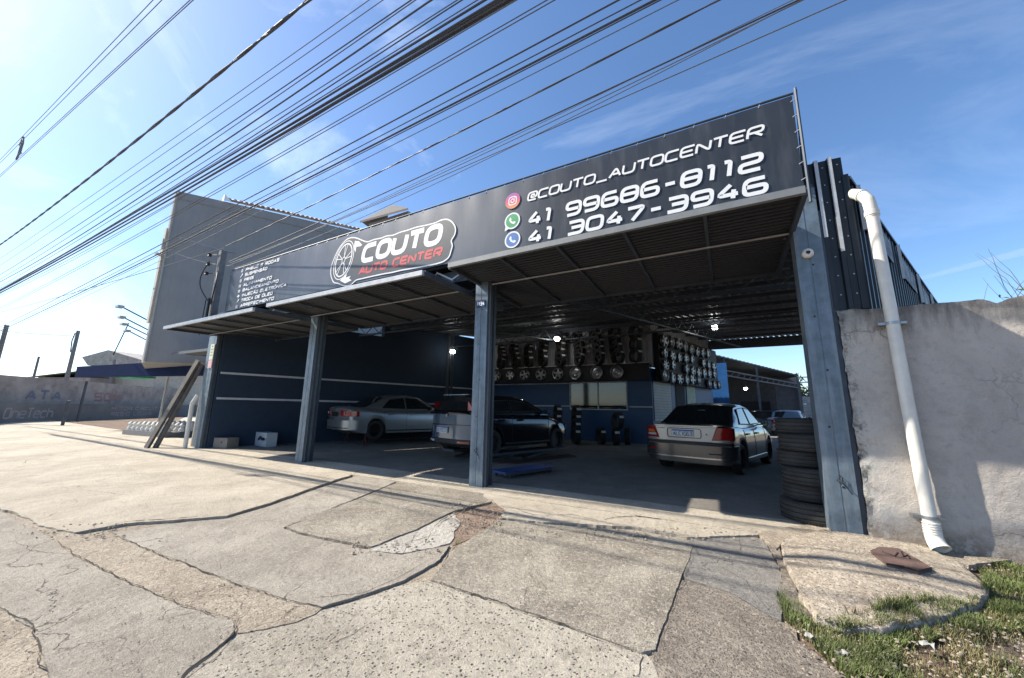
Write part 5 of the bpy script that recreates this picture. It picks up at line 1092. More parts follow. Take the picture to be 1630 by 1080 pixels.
# ================================================================ LEFT NEIGHBOUR
plaster = mat('grey_plaster', (.29, .285, .28), .92, var=.07, scale=1.2, bump=.1, bscale=40, stain=(.20, .20, .20), stain_amt=.3, stain_scale=1.2, streak=True)
plaster_l = mat('light_plaster', (.42, .40, .36), .9, var=.1)
nb = thing('neighbour_building', 'tall grey plastered neighbouring building with an overhanging upper storey', 'building', (0, 0, 0))
a = Vector((-18.4, 5.4)); e = Vector((-14.9, 16.0)); b2 = Vector((-18.85, 5.43)); b3 = Vector((-25.6, 7.7)); b4 = Vector((-24, 17))
za, ze = 9.56, 10.7; zl, zle = 2.72, 3.3
m_ = MB(); m_.add([(a.x, a.y, zl), (e.x, e.y, zle), (e.x, e.y, ze), (a.x, a.y, za), (b2.x, b2.y, zl), (b2.x, b2.y, za), (b4.x, b4.y, zle), (b4.x, b4.y, ze), (b3.x, b3.y, zl), (b3.x, b3.y, 9.2)], [(0, 1, 2, 3), (4, 0, 3, 5), (0, 4, 8, 6, 1), (2, 7, 9, 5, 3), (8, 4, 5, 9), (6, 8, 9, 7), (1, 6, 7, 2)]); m_.build('upper_storey', plaster, nb)
dr = (e - a).normalized(); nout = Vector((dr.y, -dr.x))
def wp_(u, z, off=.012): return (a.x + dr.x * u + nout.x * off, a.y + dr.y * u + nout.y * off, z)
for (u0, z0_, u1, z1_) in ((0, 9.25, 9, 9.95), ):
    m_ = MB(); m_.tube([wp_(0.02, z0_), wp_(9, z1_)], .018, 5); m_.build('plaster_joint', plaster, nb)
m_ = MB(); m_.tube([(a.x + .02, a.y - .03, zl), (a.x + .02, a.y - .03, za - .1)], .035, 6); m_.build('corner_pipe', plaster_l, nb)
m_ = MB(); m_.box(-18.8, -18.6, 5.33, 5.39, 4.2, 8.0); m_.build('sign_panel', mat('pale_panel', (.45, .43, .37), .7, var=.1), nb)
# floodlight box on the corner
m_ = MB(); m_.box(-18.7, -18.5, 5.15, 5.38, 6.85, 6.9); m_.box(-18.55, -18.47, 5.25, 5.38, 7.1, 7.5); m_.build('lamp_bracket', plaster_l, nb)
# ground floor, set back
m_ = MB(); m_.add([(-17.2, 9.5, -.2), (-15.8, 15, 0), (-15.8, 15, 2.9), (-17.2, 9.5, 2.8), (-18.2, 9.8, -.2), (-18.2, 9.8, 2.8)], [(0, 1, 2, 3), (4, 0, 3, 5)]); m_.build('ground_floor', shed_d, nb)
# roof tiles along the top
rt = thing('tiled_roof', 'grey corrugated roof edge with white gutter end above the grey building', 'roof', (0, 0, 0))
tile_m = mat('fibre_cement', (.34, .315, .29), .85, var=.3, scale=3, stain=(.12, .11, .10), stain_amt=.4)
u0 = 1.6; nT = 44
def tp(u, off, z): return (a.x + dr.x * u + nout.x * off, a.y + dr.y * u + nout.y * off, z)
tm = MB()
for k in range(6): tm.add([], [])
for k in range(nT):
    u = u0 + k * .2; zt0 = za + (ze - za) * u / 11.1 + .10; m = MB(); vs = []
    for j in range(7):
        an = math.pi * j / 6; du = .075 * math.cos(an); dz_ = .06 * math.sin(an); vs += [tp(u - du, .12, zt0 + dz_), tp(u - du, -1.3, zt0 + .62 + dz_)]
    m.add(vs, [(2 * j, 2 * j + 1, 2 * j + 3, 2 * j + 2) for j in range(6)]); m.add([tp(u + .07, .12, zt0 - .02), tp(u + .13, .12, zt0 - .02), tp(u + .13, -1.3, zt0 + .6), tp(u + .07, -1.3, zt0 + .6)], [(0, 1, 2, 3)]); m.build('roof_tile', tile_m, rt, smooth=60)
m_ = MB(); m_.tube([tp(u0 - .1, -1.32, za + .16 + .68), tp(u0 + nT * .2, -1.32, za + .16 + .68 + .90)], .05, 6); m_.build('ridge', tile_m, rt)
m_ = MB(); m_.add([tp(u0 - .18, .16, za + .12), tp(u0 + .1, .16, za + .14), tp(u0 - .18, -1.3, za + .80), tp(u0 - .12, -1.3, za + .5), tp(u0 - .18, .16, za + .42)], [(0, 1, 4), (0, 4, 2, 3)]); m_.build('gutter_end', white_t, rt)
# small gable roof far behind
gb = thing('distant_roof', 'small hipped roof of a house showing above the banner', 'roof', (0, 0, 0))
pA = atY(573, 352, 15); pB = atY(597, 331, 15); pC = atY(612, 345, 15); pD = atY(640, 368, 15); pE = atY(580, 372, 15)
m_ = MB(); A0 = Vector((pA.x, 15, pA.z)); Bq = Vector((pB.x, 16.2, pB.z + .75)); Cq = Vector((pB.x + .25, 16.2, pB.z + .75)); D0 = Vector((pC.x + 2.0, 15, pA.z - .2)); E0 = Vector((pA.x - .6, 17.5, pA.z)); 
m_.add([A0, D0, Cq, Bq, E0], [(0, 1, 2, 3), (0, 3, 4)]); m_.add([A0 - Vector((0, 0, .14)), D0 - Vector((0, 0, .14)), A0, D0], [(0, 1, 3, 2)]); m_.build('roof_sheet', mat('dark_roof', (.10, .09, .085), .85, var=.3), gb)
m_ = MB(); m_.box(A0.x + .4, D0.x - .4, 15.4, 18, 3, A0.z - .1); m_.build('wall', plaster, gb)
# canopy with navy fascia
cn = thing('navy_canopy', 'flat canopy with a dark navy fascia on posts left of the shop', 'canopy', (0, 0, 0))
P1 = Vector((-26.6, 5.45, 0)); P2 = Vector((-17.2, 7.6, 0)); P3 = Vector((-16.8, 10.2, 0)); P4_ = Vector((-26.4, 7.9, 0))
fas = mat('fascia_navy', (.014, .026, .075), .9, var=.08, spec=.1)
m_ = MB(); zt0, zt1, zb0 = 2.88, 3.08, 2.38
m_.add([(P1.x, P1.y, zb0), (P2.x, P2.y, zb0), (P2.x, P2.y, zt1), (P1.x, P1.y, zt0), (P1.x, P1.y + .06, zb0), (P2.x, P2.y + .06, zb0), (P2.x, P2.y + .06, zt1), (P1.x, P1.y + .06, zt0)], [(0, 1, 2, 3), (7, 6, 5, 4), (0, 4, 5, 1), (3, 2, 6, 7), (0, 3, 7, 4)]); m_.build('fascia', fas, cn)
m_ = MB(); m_.add([(P1.x, P1.y + .07, 2.6), (P2.x, P2.y + .07, 2.6), (P3.x, P3.y, 2.6), (P4_.x, P4_.y, 2.6), (P1.x, P1.y + .07, 2.66), (P2.x, P2.y + .07, 2.66), (P3.x, P3.y, 2.66), (P4_.x, P4_.y, 2.66)], [(0, 3, 2, 1), (4, 5, 6, 7), (0, 4, 7, 3), (2, 6, 5, 1)]); m_.build('canopy_sheet', shed_m, cn)
for (px, py, ptx, pty) in ((123, 671, 137, 597), (99, 678, 110, 640), (139, 664, 153, 606), (150, 664, 160, 604)):
    b_ = atG(px, py); h_ = 2.6 if px != 99 else 1.3; m_ = MB()
    tx = atY(ptx, pty, b_.y + .1); m_.tube([(b_.x, b_.y, gz(b_.y) - .05), (b_.x + .15, b_.y, h_)], .07 if px in (99, 123) else .09, 8); m_.build('post', steel_d, cn)
m_ = MB(); m_.box(-24.5, -22.9, 6.3, 7.2, 2.36, 2.44); o = m_.build('green_awning', mat('green_cloth', (.04, .36, .20), .7)); tag(o, 'strip of bright green cloth hanging below the navy canopy', 'cloth')
# ribbed side awning between building and shop
ra_ = MB()
vs = []
for k in range(9): 
    u = k / 8; vs += [(-17.6 + .0 * u, 5.9 + u * 2.4, 3.05 + (.03 if k % 2 else 0)), (-13.7, 5.7 + u * 2.4, 2.98 + (.03 if k % 2 else 0))]
ra_.add(vs, [(2 * k, 2 * k + 1, 2 * k + 3, 2 * k + 2) for k in range(8)]); ra_.add([(-17.62, 5.85, 2.99), (-13.7, 5.65, 2.92), (-13.7, 5.65, 3.0), (-17.62, 5.85, 3.09)], [(0, 1, 2, 3)]); o = ra_.build('side_awning', shed_m, smooth=None); tag(o, 'small ribbed awning between the grey building and the left column', 'awning')
# arm floodlights
for k, (s0, e0, X_) in enumerate([((248, 517), (192.6, 488), -19.6), ((245.6, 530.6), (195.5, 505), -20.9), ((244, 538), (198.6, 516), -22.2), ((241.5, 546), (203.5, 526.5), -23.6)]):
    re_ = ray(*e0); pe = re_ * (X_ / re_.x) + Vector((0, 0, H)); rs = ray(*s0); ps = rs * ((X_ - .15) / rs.x * 1.0) + Vector((0, 0, H))
    t = thing('arm_floodlight', ['nearest and highest arm floodlight leaning out from the grey building', 'second highest arm floodlight leaning out from the grey building', 'third highest arm floodlight leaning out from the grey building', 'lowest and farthest arm floodlight leaning out from the grey building'][k], 'floodlight', pe, 0, 'arm floodlights on the grey building')
    m_ = MB(); dd = ps - pe; m_.tube([(0, 0, 0), tuple(dd), tuple(dd * 1.3)], .025, 6); m_.build('arm', steel_d, t)
    m_ = MB(); m_.box(-.16, .16, -.12, .06, -.06, .02); m_.build('lamp_head', galv, t)
# service post with conduits by the left column
sp_ = thing('service_post', 'concrete service post with insulators and looping cables at the left column', 'post', (-13.36, 5.24, 0))
m_ = MB(); m_.add([(-.08, -.08, 3.55), (.08, -.08, 3.55), (.08, .08, 3.55), (-.08, .08, 3.55), (-.08, -.08, 5.95), (.08, -.08, 5.95), (.08, .08, 5.95), (-.08, .08, 5.95)], [(0, 3, 2, 1), (4, 5, 6, 7), (0, 1, 5, 4), (1, 2, 6, 5), (2, 3, 7, 6), (3, 0, 4, 7)]); m_.build('shaft', conc_p, sp_)
for z in (5.8, 5.5, 5.2):
    m_ = MB(); m_.tube([(-.1, -.1, z), (-.28, -.2, z)], .012, 6); m_.lathe([(0, -.05), (.05, -.04), (.035, 0), (.055, .04), (0, .05)], 12, Matrix.Translation((-.3, -.22, z)) @ Matrix.Rotation(math.radians(90), 4, 'Y')); m_.build('insulator', trim, sp_)
m_ = MB()
def loop(p, q, sag, n=12): return [Vector(p).lerp(Vector(q), i / n) + Vector((-sag * math.sin(math.pi * i / n), -.1 * math.sin(math.pi * i / n), 0)) for i in range(n + 1)]
m_.tube(loop((-.28, -.2, 5.6), (-.1, -.12, 4.3), .35), .018, 5); m_.tube(loop((.1, -.1, 5.2), (.05, -.12, 4.2), -.3), .018, 5); m_.tube([(-.35, -.1, 4.4), (-.38, -.1, 3.6), (-.4, -.1, 3.3)], .014, 5); m_.tube([(-.05, -.13, 4.4), (-.05, -.13, 3.5)], .035, 8); m_.build('cable_loop', trim, sp_)
# meter box / conduit at column foot
mt = MB(); mt.tube([(-13.66, 5.22, 0), (-13.66, 5.22, 1.25)], .055, 12); mt.tube([(-13.66, 5.22, 1.25), (-13.6, 5.3, 1.5)], .06, 12); o = mt.build('conduit', pvc, smooth=40); tag(o, 'thick white conduit standing at the foot of the left column', 'pipe')
mt = MB(); mt.box(-13.78, -13.5, 5.42, 5.66, .02, 3.3); o = mt.build('side_post', steel); tag(o, 'blue-grey box post just outside the left column', 'post')
# planks leaning
def plank(b0, t0, w_, th, m, label, name='leaning_plank'):
    m_ = MB(); m_.bar(b0, t0, w_, th, up=(0, 1, 0)); o = m_.build(name, m); tag(o, label, 'plank', 'boards leaning at the left corner'); return o
wood_g = mat('weathered_wood', (.085, .078, .07), .85, var=.35, scale=5, bump=.2); wood_b = mat('brown_wood', (.17, .09, .05), .8, var=.3); wood_p = mat('pale_batten', (.42, .37, .28), .8, var=.2); wood_bl = mat('bluish_board', (.22, .27, .30), .8, var=.2)
plank((-14.75, 4.72, -.05), (-13.95, 5.3, 2.55), .22, .06, wood_g, 'longest weathered grey plank leaning on the left column')
plank((-14.55, 4.85, -.05), (-13.85, 5.36, 2.45), .2, .06, wood_g, 'second weathered plank lying against the longest one')
plank((-14.75, 6.2, -.03), (-13.9, 5.6, 2.3), .24, .03, wood_b, 'reddish brown board leaning behind the grey planks')
plank((-14.4, 6.3, -.03), (-13.85, 5.65, 2.1), .16, .03, wood_bl, 'bluish board leaning behind the grey planks')
plank((-14.0, 5.5, -.03), (-13.75, 5.45, 2.2), .05, .04, wood_p, 'thin pale batten standing nearest the left column')
plank((-14.35, 5.9, -.03), (-13.82, 5.5, 2.0), .05, .04, wood_p, 'thin pale batten leaning left of the other batten')
# raised bed with white balusters, frames and bench beyond
pb = thing('baluster_bed', 'low concrete slab crowded with white baluster ends beyond the planks', 'garden bed', (-19.6, 7.0, -.02), .1)
m_ = MB(); m_.box(-1.4, 1.6, -1.0, 1.1, 0, .22); m_.build('slab', conc_p, pb)
bal = MB(); bal.lathe([(0, 0), (.09, 0), (.11, .08), (.06, .16), (.10, .24), (.05, .31), (0, .33)], 10, Matrix.Rotation(math.radians(-90), 4, 'Y')); bal_me = bal.mesh('baluster_mesh', mat('white_cement', (.62, .60, .55), .8, var=.1), 50)
for i in range(9):
    for j in range(5): inst('baluster', bal_me, pb, (-1.2 + i * .33 + .1 * (j % 2), -.85 + j * .4, .22))
for x, y, l_ in ((-20.2, 6.7, 'nearer thin white pole standing at the baluster bed'), (-20.4, 8.2, 'farther thin white pole standing behind the baluster bed')):
    wt_ = MB(); wt_.tube([(x, y, 0), (x + .1, y, 2.35)], .045, 6); o = wt_.build('white_pole', plaster_l); tag(o, l_, 'pole')
cr_ = MB(); cr_.box(-21.0, -19.6, 8.6, 9.0, .15, .85); o = cr_.build('light_crate', mat('pale_crate', (.40, .42, .43), .8, var=.15)); tag(o, 'pale grey box behind the baluster bed', 'box')
cr_ = MB(); cr_.box(-20.9, -20.0, 8.5, 8.58, .9, 1.0); cr_.bar((-20.9, 8.5, .2), (-20.8, 8.5, 1.0), .05); cr_.bar((-20.0, 8.5, .2), (-20.1, 8.5, 1.0), .05); o = cr_.build('trestle', galv_frame); tag(o, 'small pale trestle left of the light box', 'trestle')
# ---------------------------------------------------------------- far street side: painted walls, poles
fwm = mat('old_block_wall', (.34, .295, .265), .9, var=.3, scale=.8, bump=.3, bscale=5, stain=(.16, .13, .12), stain_amt=.7, stain_scale=.9); adm = mat('mural_dark', (.14, .14, .14), .85, var=.3, scale=.7, stain=(.20, .15, .14), stain_amt=.5, stain_scale=.6)
A0 = Vector((-28.5, -2.8)); A1 = Vector((-47.5, 16.5)); dw = (A1 - A0).normalized(); nw = Vector((dw.y, -dw.x)) * -1
if nw.x < 0: nw = -nw
def fwp(u, z, off=0): return (A0.x + dw.x * u + nw.x * off, A0.y + dw.y * u + nw.y * off, z)
def wallbox(name, u0, u1, off0, off1, z0, z1, m, label):
    mb = MB(); vs = [fwp(u0, z0, off0), fwp(u1, z0, off0), fwp(u1, z0, off1), fwp(u0, z0, off1), fwp(u0, z1, off0), fwp(u1, z1, off0), fwp(u1, z1, off1), fwp(u0, z1, off1)]
    mb.add(vs, [(0, 3, 2, 1), (4, 5, 6, 7), (0, 1, 5, 4), (1, 2, 6, 5), (2, 3, 7, 6), (3, 0, 4, 7)]); o = mb.build(name, m); tag(o, label, 'wall'); return o
low = wallbox('painted_wall', 0, 42, .2, 0, -.4, 1.1, adm, 'low dark wall with painted advertisements across the side street')
up_ = wallbox('block_wall', 0, 42, -1.2, -1.5, -.4, 2.75, fwm, 'taller old block wall with faded red and blue letters behind the low wall')
def fwu(px, py=640):
    d = ray(px, py); return (A0.x * d.y - A0.y * d.x) / (dw.y * d.x - dw.x * d.y)
def FW(off): return lambda u, v, l: fwp(u, v, off + .01 + l)
m_ = MB(); text(m_, 'OneTech', fwu(2), fwu(82), .2, .85, .1, FW(.2), slant=.1, gap=.3); m_.build('painted_lettering', mat('faded_white', (.27, .245, .25), .8, var=.2), low)['label'] = 'faded white painted word OneTech'
blue_f = mat('faded_blue', (.17, .18, .23), .85, var=.2); red_f = mat('faded_red', (.30, .17, .16), .85, var=.2); wf = MC['faded_white']
m_ = MB(); text(m_, 'HIDRAULICA', 12.6, 22.8, 1.35, 2.1, .14, FW(-1.2), slant=0, gap=.4); 
m_ = MB(); text(m_, 'ATA', fwu(76), fwu(130), 1.3, 2.0, .16, FW(-1.2), slant=0, gap=.5); m_.build('painted_lettering', blue_f, up_)
m_ = MB(); text(m_, 'SOM', fwu(178), fwu(218), 1.3, 2.0, .16, FW(-1.2), slant=0, gap=.4); m_.build('painted_lettering', red_f, up_)
for r in range(2):
    m_ = MB(); text(m_, ['M TOR CIRCUIT', 'RESID LOJAS'][r], fwu(175), fwu([248, 240][r]), .62 - r * .42, .92 - r * .42, .06, FW(.2), slant=0, gap=.3); m_.build('painted_lettering', wf, low)
def pole(x, y, h, lean, r, label, arm=True):
    t = thing('utility_pole', label, 'utility pole', (x, y, gz(y)), 0, 'concrete utility poles down the street'); m = MB(); m.tube([(0, 0, -.1), (lean, 0, h)], [r, r * .7], 8); m.build('shaft', conc_p, t)
    if arm:
        m = MB(); m.tube([(lean, 0, h - .3), (lean - .7, 0, h - .1), (lean - 1.1, 0, h - .7), (lean - .8, 0, h - 1.6), (lean, 0, h - 1.5)], .035, 6); m.build('cable_loop', trim, t)
    return t
pole(-43.2, 8.45, 6.6, .3, .15, 'dark leaning utility pole in front of the old block wall')
pole(-36.3, 4.3, 5.6, .35, .13, 'utility pole at the far left edge of the view', arm=False)
pole(-54, 8.6, 5.2, .2, .11, 'short thin pole behind the block wall near the left edge', arm=False)
pole(-50, 12.5, 5.2, .2, .12, 'thin pole just right of the leaning utility pole', arm=False)
hs = thing('gabled_house', 'pale house with a pointed gable roof above the navy canopy', 'house', (-55, 14.2, 0), .3)
m_ = MB(); m_.box(-3, 5, 0, 6, 0, 5.0); m_.build('wall', mat('house_cream', (.45, .42, .36), .85), hs); m_ = MB(); m_.add([(-4.5, -.6, 5.9), (-1.0, -.6, 6.6), (6, -.6, 5.0), (6, 6.5, 5.0), (-1, 6.5, 6.6), (-4.5, 6.5, 5.9), (-3.4, -.6, 5.0), (-3.4, 6.5, 5.0)], [(0, 1, 4, 5), (1, 2, 3, 4), (0, 6, 2, 1), (0, 5, 7, 6)]); m_.build('roof', tile_m, hs)
m_ = MB(); m_.tube([(0.5, -1, 6), (1.7, -1, 9.3)], .05, 5); m_.build('antenna', trim, hs)
hs = thing('green_shed', 'low greenish roofed shed behind the block wall', 'shed', (-57, 11.0, 0), .4); m_ = MB(); m_.box(-3, 3, 0, 4, 0, 3.6); m_.build('wall', fwm, hs)
m_ = MB(); m_.add([(-3.6, -.4, 3.6), (3.6, -.4, 4.4), (3.6, 4.4, 4.4), (-3.6, 4.4, 3.6), (-3.6, -.4, 3.5), (3.6, -.4, 4.3)], [(0, 1, 2, 3), (4, 5, 1, 0)]); m_.build('roof', mat('greenish_roof', (.16, .20, .15), .8), hs)
# street asphalt and far buildings behind the walls so the horizon is closed
hm = mat('far_trees', (.05, .065, .035), .95, var=.4, scale=.05)
m_ = MB(); vs = []; NH = 180
for k in range(NH + 1):
    an = 2 * math.pi * k / NH; r = 260; z = 3.5 + 5 * abs(noise.noise(Vector((math.cos(an) * 5, math.sin(an) * 5, 0)))) + 1.2 * noise.noise(Vector((math.cos(an) * 40, math.sin(an) * 40, 3)))
    vs += [(r * math.cos(an), r * math.sin(an), -14), (r * math.cos(an), r * math.sin(an), z), (1.15 * r * math.cos(an), 1.15 * r * math.sin(an), z - 2)]
m_.add(vs, [(3 * k, 3 * k + 3, 3 * k + 4, 3 * k + 1) for k in range(NH)] + [(3 * k + 1, 3 * k + 4, 3 * k + 5, 3 * k + 2) for k in range(NH)]); o = m_.build('hills', hm); tag(o, kind='structure')
# ================================================================ WIRES
wire_m = mat('cable_black', (.06, .064, .072), .5, var=.1); wire_t = mat('cable_grey', (.13, .135, .145), .5)
def wire(p0, p1, Y, r, label, sag=0., twist=False, grp='overhead cables crossing above the street', Y1=None, ext=1.0, ext0=.12):
    r = r * (.7 if twist else .6 if r < .0125 else .78)
    a = atY(p0[0], p0[1], Y); b = atY(p1[0], p1[1], Y if Y1 is None else Y1); d = b - a; L0 = d.length
    if ext: b = b + d.normalized() * ext * 12
    if ext0: a = a - (b - a) * ext0
    n = 60 if not twist else 90; pts = []; dn = (b - a).normalized()
    for i in range(n + 1):
        u = i / n; p = a.lerp(b, u); 
        dd = max(-1, min(1, 2 * ((p - (atY(p0[0], p0[1], Y))).length / L0) - 1)); p = p - Vector((0, 0, sag * (1 - dd * dd))); pts.append(p)
    m = MB()
    if twist:
        for ph in (0, math.pi):
            q = []; s = Vector((0, 1, 0)); 
            tot = (b - a).length; nn = int(tot / .06); 
            for i in range(nn + 1):
                u = i / nn; k = u * n; j = min(int(k), n - 1); p = pts[j].lerp(pts[j + 1], k - j); an = u * tot / .8 * 2 * math.pi / 2 + ph + .8 * noise.noise(Vector((u * tot * .7, 0, 0))); q.append(p + Vector((0, math.cos(an), math.sin(an))) * r * .6)
            m.tube(q, r, 6, cap=False)
    else: m.tube(pts, r, 5, cap=False)
    o = m.build('twisted_cable' if twist else 'overhead_cable', wire_m if r > .007 else wire_t, smooth=60); tag(o, label, 'cable', grp); return o
Wd = [
 ((0, 255), (244, 0), 1.35, .009, 'outermost thin wire of the upper left pair', 0, 0), ((0, 260), (258, 0), 1.38, .009, 'second thin wire of the upper left pair', 0, 0),
 ((0, 279), (303, 0), 1.45, .009, 'third thin wire at the upper left, below the spacer', 0, 0), ((0, 282), (308, 0), 1.47, .009, 'fourth thin wire at the upper left, lowest of its set', 0, 0),
 ((0, 390), (492, 0), 2.1, .021, 'thick twisted cable crossing alone below the upper left wires', .12, 1),
 ((0, 412), (588, 0), 2.4, .008, 'fine wire just below the thick twisted cable', .05, 0), ((0, 423), (610, 0), 2.4, .008, 'second fine wire below the thick twisted cable', .05, 0),
 ((0, 438), (655, 0), 2.45, .012, 'first black cable above the thick bundle', .08, 0), ((0, 445), (662, 0), 2.5, .010, 'second cable close under the first black cable', .14, 0), ((0, 449), (687, 0), 2.5, .013, 'third cable sagging into the bundle', .2, 0),
 ((0, 456), (728, 0), 2.55, .010, 'bundle cable, uppermost edge', .10, 0), ((0, 459), (735, 0), 2.55, .012, 'bundle cable, just inside the upper edge', .2, 0), ((0, 461), (760, 0), 2.6, .010, 'bundle cable between the upper strands', .12, 0),
 ((0, 462), (772, 0), 2.6, .016, 'thicker bundle cable in the upper half', .10, 0), ((0, 464), (790, 0), 2.6, .014, 'bundle cable at the middle', .12, 0), ((0, 463), (798, 0), 2.65, .018, 'thickest bundle cable at the middle', .1, 0), ((0, 466), (806, 0), 2.62, .014, 'bundle cable just under the middle', .13, 0),
 ((0, 467), (815, 0), 2.65, .018, 'thick lower cable of the bundle', .10, 0), ((0, 469), (822, 0), 2.6, .010, 'lowest strand of the bundle', .16, 0), ((0, 471), (800, 0), 2.7, .009, 'loose strand crossing the bundle', .26, 0),
 ((0, 490), (871, 0), 2.9, .010, 'upper wire of the pair under the bundle', .12, 0), ((0, 493), (883, 0), 2.9, .010, 'lower wire of the pair under the bundle', .12, 0),
 ((0, 521), (985, 0), 3.5, .013, 'cable above the middle trio', .08, 0), ((0, 524), (1020, 0), 3.5, .012, 'first cable of the middle trio', .1, 0), ((0, 527), (1043, 0), 3.6, .018, 'thick cable of the middle trio', .1, 0), ((0, 530), (1052, 0), 3.6, .012, 'lowest cable of the middle trio', .1, 0), ((0, 532), (1080, 0), 3.6, .009, 'thin wire hanging under the middle trio', .18, 0)]
for p0, p1, Y, r, lab, sag, tw in Wd: wire(p0, p1, Y, r, lab + ' over the street', sag, bool(tw))
W2 = [((360, 392), (1145, 0), .013, 'twisted service cable ending at the top of the service post', 1, .06), ((364, 417), (1272, 0), .013, 'service cable ending below the top of the service post', 0, .06), ((366, 419), (1278, 0), .010, 'thin service cable close under the previous one', 0, .16), ((366, 424), (1262, 0), .007, 'finest service wire above the banner', 0, .1), ((362, 424), (1347, 0), .011, 'lowest service cable skimming above the banner', 0, .05), ((372, 428), (1268, 4), .009, 'sagging service wire close to the banner top', 0, .22)]
for p0, p1, r, lab, tw, sag in W2: wire(p0, p1, 5.1, r, lab, sag, bool(tw), 'service cables running to the left corner post', Y1=4.2, ext=1, ext0=0)
# service cables carry on to the left and small wires
for k, (p0, p1, Y0, Y1_) in enumerate([((358, 395), (-10, 500), 5.1, 5.1), ((286, 378), (420, 410), 5.5, 8.5), ((279, 403), (372, 424), 5.45, 7.0)]):
    a = atY(*p0, Y0); b = atY(*p1, Y1_); m_ = MB(); m_.tube([a.lerp(b, i / 10) - Vector((0, 0, .1 * math.sin(math.pi * i / 10))) for i in range(11)], .012 if k == 0 else .016, 5); o = m_.build('overhead_cable', [wire_m, galv_frame, galv_frame][k]); tag(o, ['cable leaving the service post towards the left', 'upper pale wire across the grey plaster wall', 'lower pale wire across the grey plaster wall'][k], 'cable')
a = Vector((-60, 2, 8.6)); b = Vector((-43.0, 8.4, 6.2)); m_ = MB(); m_.tube([a.lerp(b, i / 10) - Vector((0, 0, .5 * math.sin(math.pi * i / 10))) for i in range(11)], .03, 5); o = m_.build('overhead_cable', wire_m); tag(o, 'far cable reaching the dark leaning utility pole', 'cable')
# spacer on the upper left wires
sc_ = atY(33, 234, 1.4); m_ = MB(); u_ = Vector((.9, 0, .2)).normalized(); v_ = Vector((.15, 0, -.95)).normalized()
def sp_t(pts): m_.tube([sc_ + u_ * x + v_ * y for x, y in pts], .02, 6)
sp_t([(-.35, -.3), (-.25, -.2), (-.1, -.25), (.05, -.3)]); sp_t([(-.1, -.25), (.0, 0), (-.05, .25)]); sp_t([(.1, -.2), (.2, 0), (.12, .3), (.3, .38)]); sp_t([(0, 0), (.2, 0)]); sp_t([(-.2, .3), (-.05, .25), (.12, .3)])
o = m_.build('cable_spacer', mat('spacer_grey', (.16, .16, .17), .6)); tag(o, 'grey plastic spacer clamping the four thin wires at the upper left', 'cable spacer')
# ================================================================ RIGHT FOREGROUND: hump slab, manhole piece, grass
hump_px = [(1242, 872), (1262, 862), (1330, 846), (1400, 858), (1470, 876), (1528, 905), (1578, 945), (1568, 968), (1500, 995), (1400, 1012), (1345, 1010), (1300, 995), (1272, 955), (1250, 905)]
hp = [atG(*p) for p in hump_px]; hc = sum(hp, Vector()) / len(hp)
def hump_h(x, y, margin=0):
    """distance from the outline turned into height"""
    ins = False; dmin = 9; n = len(hp)
    for i in range(n):
        a, b = hp[i], hp[(i + 1) % n]
        if (a.y > y) != (b.y > y) and x < (b.x - a.x) * (y - a.y) / (b.y - a.y) + a.x: ins = not ins
        dx, dy = b.x - a.x, b.y - a.y; t = max(0, min(1, ((x - a.x) * dx + (y - a.y) * dy) / (dx * dx + dy * dy))); dmin = min(dmin, math.hypot(x - a.x - t * dx, y - a.y - t * dy))
    return ins, dmin
hump_m = ground_mat('hump_concrete', (.36, .30, .235), (.52, .45, .36), (.17, .14, .11), pit=.6, pitscale=36, crack=.3, crackscale=1.8, grain=.85, big=3.5, grainscale=70)
sub = []
for i, a in enumerate(hp):
    b = hp[(i + 1) % len(hp)]
    for k in range(10):
        q = a.lerp(b, k / 10); q = q + Vector((noise.noise(q * 6), noise.noise(q * 6 + Vector((5, 5, 5))), 0)) * .035 + Vector((noise.noise(q * 21), noise.noise(q * 21 + Vector((5, 5, 5))), 0)) * .014; sub.append(q)
m_ = MB(); RGS = [(1.0, -.03), (.998, .055), (.985, .068), (.94, .072), (.88, .08), (.78, .09), (.65, .105), (.5, .115), (.35, .12), (.2, .12), (.08, .12)]
for s_, h_ in RGS:
    for q in sub:
        p = hc.lerp(q, s_); m_.v.append((p.x, p.y, gz(p.y) + h_ * .8 + .012 * noise.noise(Vector((p.x * 4, p.y * 4, 0))) * (h_ > 0)))
n = len(sub)
for r in range(len(RGS) - 1):
    for i in range(n): m_.f.append((r * n + i, r * n + (i + 1) % n, (r + 1) * n + (i + 1) % n, (r + 1) * n + i))
m_.f.append(tuple((len(RGS) - 1) * n + i for i in range(n)))
hump = m_.build('concrete_ramp', hump_m, smooth=45); tag(hump, kind='structure'); hump['label'] = 'bulging rough concrete slab in front of the right column'
def on_hump(px, py):
    d = ray(px, py); z = 0
    for _ in range(8): p = d * ((z - H) / d.z); ins, dm = hump_h(p.x, p.y); z = gz(p.y) + (.09 if ins and dm > .12 else .055 if ins else 0)
    return Vector((p.x, p.y, z))
pc = [on_hump(*p) for p in [(1386, 882), (1400, 876), (1430, 878), (1462, 896), (1484, 910), (1462, 916), (1438, 908), (1412, 903)]]
m_ = MB(); m_.add([p + Vector((0, 0, .028)) for p in pc] + [p - Vector((0, 0, .02)) for p in pc], [tuple(range(8))] + [(i, i + 8, (i + 1) % 8 + 8, (i + 1) % 8) for i in range(8)])
o = m_.build('broken_piece', mat('rusty_brown', (.10, .06, .05), .9, var=.3, scale=10, bump=.4)); tag(o, 'rusty brown broken slab piece lying on the rough concrete ramp', 'slab piece')
m_ = MB(); 
